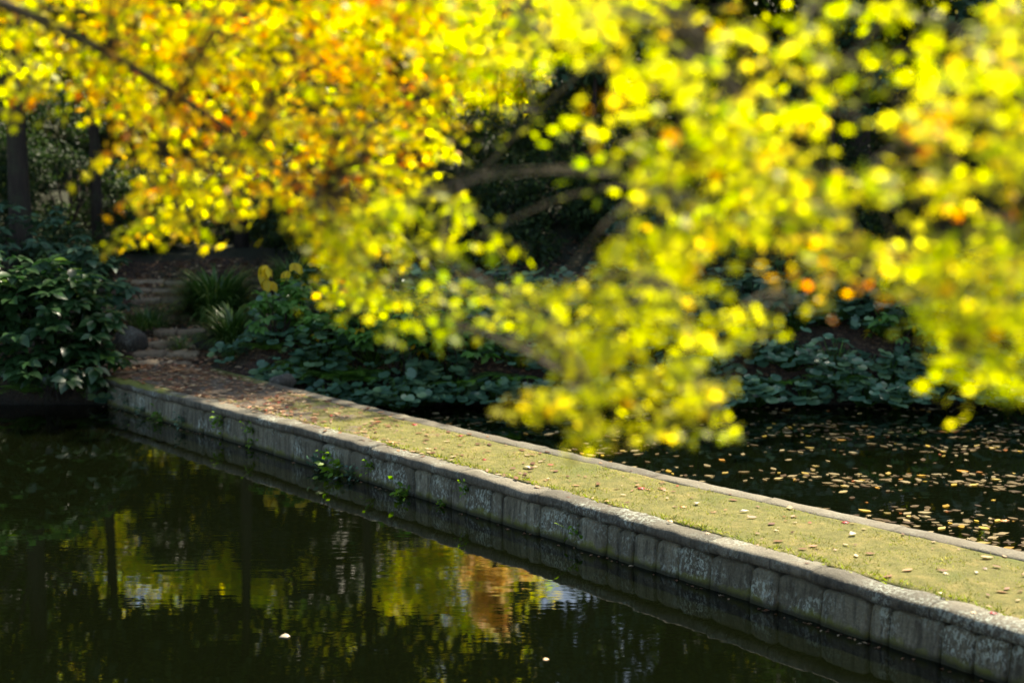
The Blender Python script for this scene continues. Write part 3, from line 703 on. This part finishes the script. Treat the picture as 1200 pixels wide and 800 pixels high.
shrub(X(880, 18.5), 18.5, .7, .8, 260, M['teal'], .2, 'dark big-leaved shrub on the bank right of the hanging sprays')
# sprigs in wall joints
def wall_sprig(px, zz, n, sz, label, kind='sprig'):
    s = NC.s_of_px(px, zz); x, y, (tx, ty) = NC.at(s); ox, oy = ty, -tx; p = (x+ox*.035, y+oy*.035, zz)
    mb = MB(); a = rng.normal(0, 1, (n, 3)); d = a*.6+np.array([ox, oy, .1]); q = np.abs(rng.normal(0, sz*.5, (n, 1)))*d+rng.normal(0, sz*.35, (n, 3))*np.array([1, 1, 1.3]); 
    mb.scatter(OVATE if kind == 'sprig' else LEAF, q, d, np.tile([ox*.6, oy*.6, .8], (n, 1))+rng.normal(0, .3, (n, 3)), rng.uniform(.35, .7, n)*sz, tints(n))
    for k in range(n): tube(mb, [(-ox*.05, -oy*.05, -sz*.3), tuple(q[k]*.5), tuple(q[k]+d[k]*.01)], [.002, .002, .001], 3)
    o = mb.build('wall_plant', M['sprig'] if kind == 'sprig' else M['round']); o.location = p; tag(o, label, 'plant')
for (px, zz, n, sz, lb, kd) in [(263, .2, 26, .1, 'bright green sprig in the wall below the mossy coping', 'sprig'), (297, .2, 18, .08, 'green sprig in the wall above the white lichen patch', 'sprig'), (297, .07, 14, .07, 'green sprig in the wall under the white lichen patch', 'sprig'),
      (220, .1, 26, .1, 'dim green sprig trailing down the shaded wall', 'round'), (190, .06, 26, .1, 'round green sprig at the waterline of the shaded wall', 'sprig'), (170, .08, 24, .09, 'small dark sprig near the far end of the wall', 'round'), (150, .12, 20, .09, 'dull sprig nearest the far end of the wall', 'round'),
      (390, .17, 16, .07, 'thin yellow-green sprig high in the wall above the waterline clump', 'sprig'), (382, .05, 50, .12, 'dark leafy clump growing at the waterline of the wall', 'round'), (400, .06, 46, .12, 'green clump in the middle of the waterline plants', 'sprig'), (418, .05, 40, .1, 'grey-green clump at the near end of the waterline plants', 'round'),
      (438, .17, 18, .07, 'yellow-green sprig just under the coping joint', 'sprig'), (477, .02, 44, .11, 'bright green clump in the water at the foot of the wall', 'sprig'), (547, .22, 16, .07, 'small sprig below the coping where the wall lightens', 'sprig'), (522, .01, 16, .06, 'tiny yellowish sprig at the waterline under the small sprig', 'sprig'), (683, .12, 14, .07, 'lone green sprig on the pale lichened blocks', 'sprig')]:
    wall_sprig(px, zz, n, sz, lb, kd)

# hillside understory
def bush(x, y, r, h, n, size, mat, label, name='bush', z=None, tmpl=LEAF, cl=26):
    z = ground(x, y) if z is None else z; root = plant(name, (x, y, z), label, 'bush'); mb = MB(); st = MB()
    for k in range(cl):
        u = unit(1)[0]; c = np.array([u[0]*r*.75, u[1]*r*.75, h*.5+u[2]*h*.42])
        foliage_ball(mb, c, np.array([.34, .34, .24])*r*rng.uniform(.6, 1.2), int(n*2.2)//cl, size, tmpl, .3, shell=.3)
        if k % 3 == 0: tube(st, bez((0, 0, -.1), (c[0]*.3, c[1]*.3, c[2]*.5), c, 4), [.03, .025, .02, .014, .008], 5)
    mb.build('foliage', mat, root); st.build('stems', M['bark'], root)
bl = [(-9.1, 24.8, 1.2, 2.0, 'dark bush between the thick trunk and the slim trunk', 'evergreen'), (-11.2, 29.2, 1.7, 2.6, 'big dark bush far behind the thick trunk', 'evergreen'), (-7.3, 23.4, .8, .8, 'dark bush left of the top of the steps', 'evergreen'), (-5.6, 26.6, 1.1, .8, 'low dark bush across the slope above the steps', 'evergreen'), (-3.9, 26.2, 1.1, .9, 'low dark bush on the slope under the slender trees', 'evergreen'), (-2.6, 21.7, .8, .6, 'low dark bush between the leaning poles', 'evergreen'), (-6.9, 28.0, 1.1, 1.0, 'dark bush against the middle of the shaded fence', 'evergreen'), (-.2, 22.6, 1.1, .8, 'low dark bush above the round-leaved plants, behind the green-yellow sprays', 'evergreen'), (4.6, 21.6, 1.2, .9, 'low dark bush above the round-leaved plants, near the right-hand sprays', 'evergreen'),
      (-6.0, 31.5, 1.6, 2.0, 'dark bush behind the shaded board fence', 'evergreen'), (-10.5, 31, 1.9, 2.6, 'big dark bush left of the shaded board fence', 'evergreen'), (-3.7, 32.2, 1.1, 1.5, 'dark bush between the two wooden fences', 'evergreen'),
      (4.3, 32, 2.2, 2.8, 'dark bush right behind the lit fence end', 'evergreen'), (8.4, 32, 2.2, 3.2, 'tall dark bush high on the slope behind the right sprays', 'evergreen'), (12.2, 31, 2.3, 3.4, 'tall dark bush high on the slope beyond the right edge', 'evergreen'), (-12.2, 27.5, 1.9, 3.0, 'tall dark bush on the slope beyond the left edge', 'evergreen'), (-1.6, 26.6, 1.5, 1.2, 'dark bush on the slope halfway up to the lit fence', 'evergreen'), (2.2, 24.3, 1.4, 1.1, 'low dark bush over the bank behind the middle sprays', 'evergreen'),
      (-9.5, 21.5, 1.3, 2.2, 'dark bush beyond the thick trunk at the edge of view', 'evergreen'), (-8.4, 26.8, 1.2, 1.7, 'dark bush in front of the shaded board fence', 'evergreen'),
      (-3.3, 24.2, 1.1, .9, 'low dark bush above the grass tufts on the slope', 'evergreen'), (-1.7, 23.5, 1.2, 1.1, 'dark bush behind the diagonal poles', 'evergreen'),
      (-4.9, 28.2, 1.0, 1.1, 'dark bush at the end of the shaded board fence', 'evergreen'), (-2.2, 29.5, 1.4, 1.3, 'dark bush below the lit fence, on its shaded side', 'evergreen'),
      (-.4, 30.6, 1.3, 1.2, 'glossy bush directly in front of the lit wooden fence', 'evergreen'), (1.4, 29, 1.7, 1.7, 'dark bush to the right of the lit wooden fence', 'evergreen'),
      (.6, 25.5, 1.5, 1.4, 'black-green bush in the dark hollow of the slope', 'evergreen'), (3.6, 27, 1.8, 1.9, 'dark bush in the middle of the slope behind the maple sprays', 'evergreen'),
      (5.4, 24, 1.6, 1.8, 'dark bush up the bank behind the orange sprays', 'evergreen'), (2.6, 22.4, 1.2, 1.1, 'dark bush on the bank behind the hanging sprays', 'teal'),
      (7.6, 26.5, 2.0, 2.6, 'tall dark bush on the slope behind the right-hand sprays', 'evergreen'), (8., 21.5, 1.4, 1.6, 'dark bush at the far right of the bank', 'evergreen'), (10.8, 24.5, 1.9, 2.6, 'dark bush beyond the right edge of view', 'evergreen'),
      (-6.6, 25.4, .8, .8, 'small dim bush where the litter slope begins', 'evergreen')]
for (x, y, r, h, lb, mt) in bl: bush(x, y, r, h, int(1700*r), .1, M[mt], lb)

# fences
def fence(x0, x1, y, zb, zt, label):
    root = tag(empty('wooden_fence', (x0, y, zb)), label, 'fence'); L_ = x1-x0; h = zt-zb
    b = MB(); x = 0
    while x < L_:
        wd = .14; hh = h-.04*random.random(); V = [(x, -.012, 0), (x+wd, -.012, 0), (x+wd, .012, 0), (x, .012, 0), (x, -.012, hh), (x+wd, -.012, hh), (x+wd, .012, hh), (x, .012, hh)]
        b.add(V, [(0, 1, 5, 4), (1, 2, 6, 5), (2, 3, 7, 6), (3, 0, 4, 7), (4, 5, 6, 7), (3, 2, 1, 0)]); x += wd+.012
    b.build('board_panel', M['fence'], root)
    for zz in (.25*h, h+.02):
        r = MB(); r.add([(-.05, -.06, zz-.04), (L_+.05, -.06, zz-.04), (L_+.05, .05, zz-.04), (-.05, .05, zz-.04), (-.05, -.06, zz+.03), (L_+.05, -.06, zz+.03), (L_+.05, .05, zz+.03), (-.05, .05, zz+.03)] if zz > h else
                        [(-.05, -.05, zz-.04), (L_+.05, -.05, zz-.04), (L_+.05, -.014, zz-.04), (-.05, -.014, zz-.04), (-.05, -.05, zz+.03), (L_+.05, -.05, zz+.03), (L_+.05, -.014, zz+.03), (-.05, -.014, zz+.03)],
                        [(0, 1, 5, 4), (1, 2, 6, 5), (2, 3, 7, 6), (3, 0, 4, 7), (4, 5, 6, 7), (3, 2, 1, 0)]); r.build('rail', M['fence'], root)
    k = int(L_/1.3)+1
    for i in range(k+1):
        p = MB(); x = L_*i/k; tube(p, [(x, -.08, -.3), (x, -.08, h+.0)], [.055, .05], 8); p.build('post', M['pole'], root)
fence(-1.9, 1.9, 33, 2.3, 3.42, 'brown wooden fence in sunlight at the top of the slope')
fence(-8.8, -4.3, 28.6, 1.75, 2.85, 'dim board fence in deep shade above the stone steps')
# leaning poles
for (a, b, ya, yb, lb) in [((357, 314), (380, 278), 21.5, 22.5, 'short leaning wooden pole above the dark grass tuft'), ((452, 258), (500, 308), 21.5, 20, 'long thin leaning wooden pole partly behind yellow leaves')]:
    p, q = at_y(*a, ya), at_y(*b, yb)
    if p[2] > q[2]: p, q = q, p
    d = q-p; p = p-d*.5; q = q+d*1.3
    mb = MB(); pts = [p+d2*(q-p) for d2 in np.linspace(0, 1, 6)]; tube(mb, [tuple(v-p) for v in pts], [.04, .038, .036, .034, .03, .028], 8, rough=.2)
    o = mb.build('support_pole', M['pole'], smooth=True); o.location = tuple(p); tag(o, lb, 'pole')

# ------------------------------------------------------------------ trees on the hill
def tree_meshes(H, cb, R_, ncl, nl, size, leafm, tr, seed, lean=.5, tmpl=LEAF, spread=.33):
    """prototype: returns list of (name, object) built at origin under an empty"""
    global rng; random.seed(seed)
    st = MB(); top = np.array([random.uniform(-lean, lean), random.uniform(-lean, lean), H*.93])
    pts = bez((0, 0, -.3), (top[0]*.2+random.uniform(-.2, .2), top[1]*.2, H*.5), top, 9)
    rad = [tr*(1.25-.05 if i == 0 else 1-.09*i) for i in range(10)]
    tube(st, [tuple(p) for p in pts], rad, 12, rough=.25)
    lv = MB(); limbs = MB()
    for k in range(ncl):
        f = random.random(); zc = cb+(H-cb)*f; rr = R_*math.sin(math.pi*min(1, .22+.75*f))**.7*math.sqrt(random.random())*1.
        a = random.uniform(0, 6.283); i0 = int(np.clip((zc*.85)/H*9, 1, 9)); ax = pts[i0]
        c = np.array([ax[0]+math.cos(a)*rr, ax[1]+math.sin(a)*rr, zc])
        foliage_ball(lv, c, np.array([1, 1, .55])*R_*spread*random.uniform(.55, 1.15), nl, size, tmpl, .4, shell=.25)
        if k % 2 == 0: tube(limbs, [tuple(v) for v in bez(ax, (ax+c)/2+np.array([0, 0, .3]), c, 5)], [tr*.28, tr*.23, tr*.18, tr*.13, tr*.08, tr*.04], 6)
    return st, limbs, lv
def make_tree(name, x, y, args, leafm, barkm, label, cat='tree', group=None, rot=0, sc=1.):
    st, limbs, lv = args
    root = tag(empty(name, (x, y, ground(x, y)-.05)), label, cat, group)
    t = st.build('trunk', barkm, root, smooth=True); l = limbs.build('limbs', barkm, t, smooth=True); c = lv.build('crown', leafm, root)
    root.rotation_euler[2] = rot; root.scale = (sc,)*3; return root
def dup(root, x, y, label, rot, sc=1., leafm=None):
    r = root.copy(); COL.objects.link(r); r.location = (x, y, ground(x, y)-.05); r.rotation_euler[2] = rot; r.scale = (sc,)*3; r['label'] = label
    for ch in list(root.children):
        c = ch.copy(); COL.objects.link(c); c.parent = r
        for g in ch.children: d = g.copy(); COL.objects.link(d); d.parent = c
    return r
G = 'tall evergreen trees on the hillside'
e1 = make_tree('evergreen_tree', X(24, 23.5), 23.5, tree_meshes(13.5, 4.5, 3.8, 80, 190, .25, None, .19, 1), M['canopy'], M['bark'], 'tall evergreen with thick dark trunk behind the big-leaved shrub', group=G)
e2 = make_tree('evergreen_tree', X(115, 26), 26, tree_meshes(12.5, 4.7, 3.3, 66, 190, .24, None, .11, 2), M['canopy'], M['bark'], 'evergreen with slim dark trunk beside the dim board fence', group=G)
e3 = make_tree('evergreen_tree', 6.2, 25.5, tree_meshes(13, 3.9, 4.0, 96, 200, .22, None, .2, 3), M['canopy'], M['bark'], 'dense evergreen on the slope behind the gap in the right sprays', group=G)
dup(e2, -4.9, 25.8, 'slender evergreen with a bare trunk just past the top of the steps', 2.0, 1.02)
dup(e2, -2.9, 27.2, 'slender evergreen rising between the two fences', 4.1, 1.0)
dup(e1, 3.3, 27.5, 'thick evergreen rising right of the lit fence', 1.3, 1.0)
dup(e3, 10., 27., 'broad evergreen beyond the right edge of the slope', 2.7, 1.05)
dup(e1, -11.5, 25.5, 'evergreen beyond the left edge of view on the shaded slope', 3.3, 1.0)
dup(e3, 14.5, 24., 'evergreen at the far right side of the pond bank', 5.0, 1.0)
dup(e2, 2.1, 31.2, 'slender evergreen in front of the glowing yellow bush by the lit fence', 5.5, 1.05)
dup(e3, -15.5, 23, 'evergreen at the far left side of the pond bank', .4, 1.)
c1 = make_tree('camellia_tree', 1.35, 25.2, tree_meshes(5.3, 2.6, 1.35, 34, 70, .15, None, .07, 5, tmpl=OVATE), M['teal'], M['bark'], 'small glossy blue-green tree with arching branches beside the lit fence')
dup(c1, 5.2, 22.8, 'small glossy tree behind the orange sprays on the bank', 2.2, .85)
dup(c1, 8.3, 22.6, 'small glossy tree seen through the gap in the upper sprays', 4.2, 1.15)
# tall dark hollies behind the fences
h1 = make_tree('holly_tree', -8.2, 35, tree_meshes(4.6, .4, 1.7, 60, 120, .18, None, .09, 21, spread=.4), M['holly'], M['bark'], 'dark holly behind the shaded board fence', group='dark hollies behind the fences')
for i, (x, y, lb, sc) in enumerate([(-15.6, 34, 'dark holly farthest towards the left edge of the woodland', 1.1), (-12.2, 34.6, 'dark holly left of the shaded board fence', 1.3), (-5.0, 34.8, 'dark holly between the shaded fence and the lit fence', 1.2),
      (-2.9, 35.2, 'dark holly at the left end of the lit fence', .8), (1.2, 35, 'dark holly at the right end of the lit fence', .85), (4.3, 35.4, 'dark holly just right of the small glossy tree', 1.3), (7.3, 34.8, 'dark holly high behind the middle of the right-hand sprays', 1.6), (10.6, 34.4, 'dark holly in the upper corner behind the right-hand sprays', 1.8), (14., 33.6, 'dark holly farthest towards the right edge of the woodland', 1.8)]):
    dup(h1, x, y, lb, i*1.3+.5, sc)
for i, (x, y, lb, sc) in enumerate([(-13.9, 36.2, 'second-row dark holly near the left edge of the woodland', 1.1), (-10.3, 36.4, 'second-row dark holly behind the left end of the shaded fence', .75), (-6.6, 36.3, 'second-row dark holly behind the right end of the shaded fence', 1.1), (-3.9, 36.6, 'second-row dark holly between the two fences', .95), (2.9, 36.4, 'second-row dark holly right of the lit fence', 1.15), (5.9, 36.6, 'second-row dark holly behind the glossy trees', 1.4)]):
    dup(h1, x, y, lb, i*2.1+.9, sc)
# sunlit autumn trees behind
ya = make_tree('autumn_tree', -2.4, 40.5, tree_meshes(12, .8, 3.3, 110, 170, .3, None, .13, 11), M['autumn'], M['bark'], 'bright yellow autumn tree right behind the lit wooden fence', group='autumn trees beyond the fence')
dup(ya, -6.2, 41.5, 'yellow autumn tree to the left of the one behind the lit fence', 1.2, 1.)
dup(ya, -9.4, 40, 'yellow autumn tree behind the dim board fence', 2.6, 1.)
dup(ya, -14.2, 41, 'yellow autumn tree at the far left beyond the fences', 3.9, .95)
dup(ya, 7.0, 42.5, 'yellow autumn tree behind the small glossy tree', 5.1, .85)
dup(ya, 12.2, 41, 'yellow-green autumn tree seen through the upper gap in the sprays', .6, .9)
make_tree('autumn_tree', -.45, 35.6, tree_meshes(6.2, 3.6, .9, 22, 110, .18, None, .1, 12, spread=.4), M['autumn_orange'], M['bark'], 'slim orange autumn tree rising above the lit fence', group='autumn trees beyond the fence')
for i, (x, y, s) in enumerate([(-22, 33, 1.1), (21, 31, 1.15), (15.5, 38, 1.15)]):
    dup(e1, x, y, ['evergreen at the far left corner of the woodland', 'evergreen at the far right corner of the woodland', 'evergreen behind the autumn trees on the right', 'evergreen far behind the dim board fence', 'evergreen far behind the lit fence', 'evergreen far behind the glossy trees', 'evergreen far behind the leftmost autumn tree'][i], i*2., s)
for (x, y, r_, h, lb) in [(-1.5, 35.0, 1.0, 2.0, 'bright yellow bush showing above the left half of the lit fence'), (.2, 35.6, .9, 1.7, 'bright yellow bush showing above the right half of the lit fence'), (2.7, 34.6, .9, 1.5, 'yellow bush glowing beside the small glossy tree')]:
    bush(x, y, r_, h, 1100, .13, M['autumn'], lb)
# dense far woodland backdrop
mb = MB()
for k in range(420):
    x = rng.uniform(-45, 45); y = rng.uniform(48, 62); z = prof(y)+rng.random()*9
    foliage_ball(mb, (x, y, z), (2.3, 1.6, 1.6), 70, .5, LEAF, .4, shell=.3)
tag(mb.build('woodland', M['evergreen']), 'dark mass of distant woodland rising behind the autumn trees', 'woodland', kind='stuff')

# ------------------------------------------------------------------ foreground maples
def inside(poly, x, y):
    c = False; j = len(poly)-1
    for i in range(len(poly)):
        xi, yi = poly[i]; xj, yj = poly[j]
        if (yi > y) != (yj > y) and x < (xj-xi)*(y-yi)/(yj-yi)+xi: c = not c
        j = i
    return c
def clumps(poly, n, d0, d1):
    P = np.array(poly); lo = P.min(0); hi = P.max(0); out = []
    while len(out) < n:
        x = rng.uniform(lo[0], hi[0]); y = rng.uniform(lo[1], hi[1])
        if inside(poly, x, y): out.append(at_y(x, y, rng.uniform(d0, d1)))
    return out
def maple_tree(name, base, limbs, regions, mat, label, trunk_r, top):
    root = tag(empty(name, base), label, 'maple tree', 'maple trees overhanging the pond'); b = np.array(base)
    tr = MB(); pts = bez((0, 0, -.3), (.05, .1, 1.2), np.array(top)-b, 8); tube(tr, [tuple(p) for p in pts], [trunk_r*(1.15-.07*i) for i in range(9)], 12, rough=.25)
    t = tr.build('trunk', M['maple_bark'], root, smooth=True)
    lp = []
    for (p0, p1, p2, r) in limbs:
        q = bez(np.array(p0)-b, np.array(p1)-b, np.array(p2)-b, 14); lm = MB(); tube(lm, [tuple(v) for v in q], [r*(1-.058*i) for i in range(15)], 8, rough=.2)
        lm.build('limb', M['maple_bark'], t, smooth=True); lp += q
    lp = np.array(lp); lv = MB(); tw = MB(); droop = -.45
    for (poly, n, d0, d1, sz, per, tlo, thi, sprd) in regions:
        for c in clumps(poly, n, d0, d1):
            c = c-b; i = int(np.argmin(np.linalg.norm(lp-c, axis=1))); s_ = lp[i]; dirv = c-s_; l = np.linalg.norm(dirv)+1e-6; dirv = dirv/l
            if rng.random() < .6: tube(tw, [tuple(v) for v in bez(s_, (s_+c)/2+np.array([0, 0, .05+.12*l]), c+dirv*.03, 5)], [.006, .005, .004, .003, .0024, .0015], 4)
            u = np.array([dirv[0], dirv[1]*.8, -.12])+rng.normal(0, .35, 3)*np.array([1, 1, .45]); u /= np.linalg.norm(u)
            pv = np.cross(u, (0, 0, 1.)); pv /= np.linalg.norm(pv)
            tt = np.linspace(-1, 1, per)*sprd*2.1; sd_ = np.where(np.arange(per) % 2 == 0, 1., -1.)*sprd*rng.uniform(.15, .75, per)
            off = tt[:, None]*u+sd_[:, None]*pv+rng.normal(0, sprd*.18, (per, 3)); off[:, 2] -= .6*tt*tt/sprd*.25
            if rng.random() < .5: tube(tw, [tuple(c+u*k) for k in (-2.1*sprd, 0, 2.1*sprd)], [.0022, .0016, .001], 3)
            a = rng.uniform(0, 6.283, per); d = np.stack([np.cos(a), np.sin(a), droop+rng.normal(0, .3, per)], axis=1)+dirv*.5
            nr = rng.normal(0, .5, (per, 3)); nr[:, 2] += .9; nr[:, 1] += .16; nr[:, 0] += .12
            base_t = rng.uniform(tlo, thi)
            T = np.stack([np.clip(base_t+rng.normal(0, .12, per), 0, 1), rng.random(per)], axis=1)
            lv.scatter(MAPLE, c+off, d, nr, rng.uniform(.7, 1.2, per)*sz, T)
    tw.build('twigs', M['maple_bark'], t); lv.build('crown', mat, root); return root

PL = [(-120, -160), (650, -160), (645, 30), (600, 82), (520, 112), (525, 190), (470, 215), (440, 250), (452, 320), (430, 368), (396, 355), (375, 275), (345, 258), (330, 232), (285, 240), (215, 272), (190, 288), (150, 258), (148, 205), (128, 165), (130, 148), (75, 120), (55, 92), (38, 70), (32, 122), (-120, 130)]
PLt = [(-300, -450), (700, -450), (650, -150), (-300, -150)]
lim = [((-3.4, 4.2, 3.0), (-2.6, 5.2, 4.9), (.1, 5.6, 3.75), .06), ((-3.4, 4.2, 3.2), (-2.4, 4.8, 4.5), (-.7, 5.2, 3.0), .045), ((-3.4, 4.2, 3.4), (-2.6, 5.0, 5.5), (.2, 5.8, 4.6), .05), ((-3.4, 4.2, 2.8), (-2.6, 5.3, 4.0), (-1.0, 5.7, 3.6), .035)]
maple_tree('maple_tree', (-3.6, 3.7, 1.5), lim,
    [(PL, 760, 4.8, 6.0, .034, 11, .0, .85, .075),
     ([(100, -60), (520, -60), (520, 200), (300, 230), (140, 150)], 95, 4.8, 5.6, .034, 11, .62, .98, .07),
     (PLt, 50, 4.5, 6.6, .033, 9, .1, .9, .11),
     ([(350, 240), (455, 240), (450, 365), (392, 350)], 40, 4.2, 5., .03, 7, .1, .5, .06)],
    M['maple_far'], 'maple with golden orange autumn leaves filling the upper left of the view', .12, (-3.35, 4.25, 3.6))
A = [(640, -60), (935, -60), (945, 40), (950, 140), (1040, 200), (1065, 250), (1085, 305), (1010, 325), (960, 320), (890, 285), (820, 290), (775, 235), (715, 165), (715, 60), (640, 60)]
B = [(618, 475), (615, 458), (665, 440), (632, 418), (612, 368), (655, 308), (705, 275), (795, 265), (860, 335), (900, 400), (845, 425), (840, 470), (868, 510), (830, 525), (770, 535), (735, 508), (700, 528), (655, 522), (700, 478)]
C = [(1085, 60), (1260, -40), (1260, 430), (1180, 445), (1145, 460), (1105, 440), (1110, 395), (1075, 340), (1085, 230), (1070, 140)]
D_ = [(370, 290), (430, 235), (520, 215), (600, 270), (650, 310), (630, 370), (570, 385), (520, 360), (490, 390), (430, 350)]
E = [(560, 100), (760, 150), (900, 200), (880, 260), (700, 230), (560, 200)]
tk = np.array([3.15, 3.4, 4.2])
def limb(px, py, y, h, r, up=.9):
    e = at_y(px, py, y); m = (tk+e)/2; m[2] = max(tk[2], e[2])+up; return (tuple(tk+np.array([0, 0, h])), tuple(m), tuple(e), r*.6)
lim2 = [limb(700, 470, 4.1, 0, .03, .75), limb(840, 480, 4.0, -.2, .026, .7), limb(640, 60, 4.5, .3, .03), limb(450, 330, 4.8, -.1, .026, .7), limb(780, 220, 4.0, .1, .026, .7), limb(1020, 310, 3.7, -.3, .03, .5), limb(1130, 400, 3.5, -.4, .026, .4)]
maple_tree('maple_tree', (3.4, 2.9, 1.5), lim2,
    [(A, 150, 3.2, 4.1, .031, 10, .1, .84, .06), (B, 92, 3.4, 4.0, .032, 9, .35, .72, .042), (C, 125, 2.9, 3.7, .031, 10, .1, .9, .06),
     (D_, 48, 3.9, 4.7, .03, 7, .05, .6, .05), (E, 10, 3.7, 4.4, .03, 6, .0, .35, .05),
     ([(925, 285), (1020, 300), (1035, 340), (950, 335)], 5, 3.6, 3.9, .025, 6, .86, .98, .06),
     ([(935, -60), (1090, -60), (1085, 60), (1060, 150), (955, 120)], 16, 3.3, 4.2, .031, 8, .1, .5, .06),
     ([(520, -60), (660, -60), (650, 60), (600, 100), (510, 90)], 48, 4.0, 5.0, .03, 8, .0, .6, .06),
     ([(640, -300), (1300, -300), (1300, 10), (1000, -30), (640, -60)], 50, 3.2, 4.6, .025, 8, .1, .8, .08)],
    M['maple_near'], 'maple with very near, strongly blurred yellow-green sprays hanging over the path', .11, tuple(tk+np.array([0, 0, .2])))
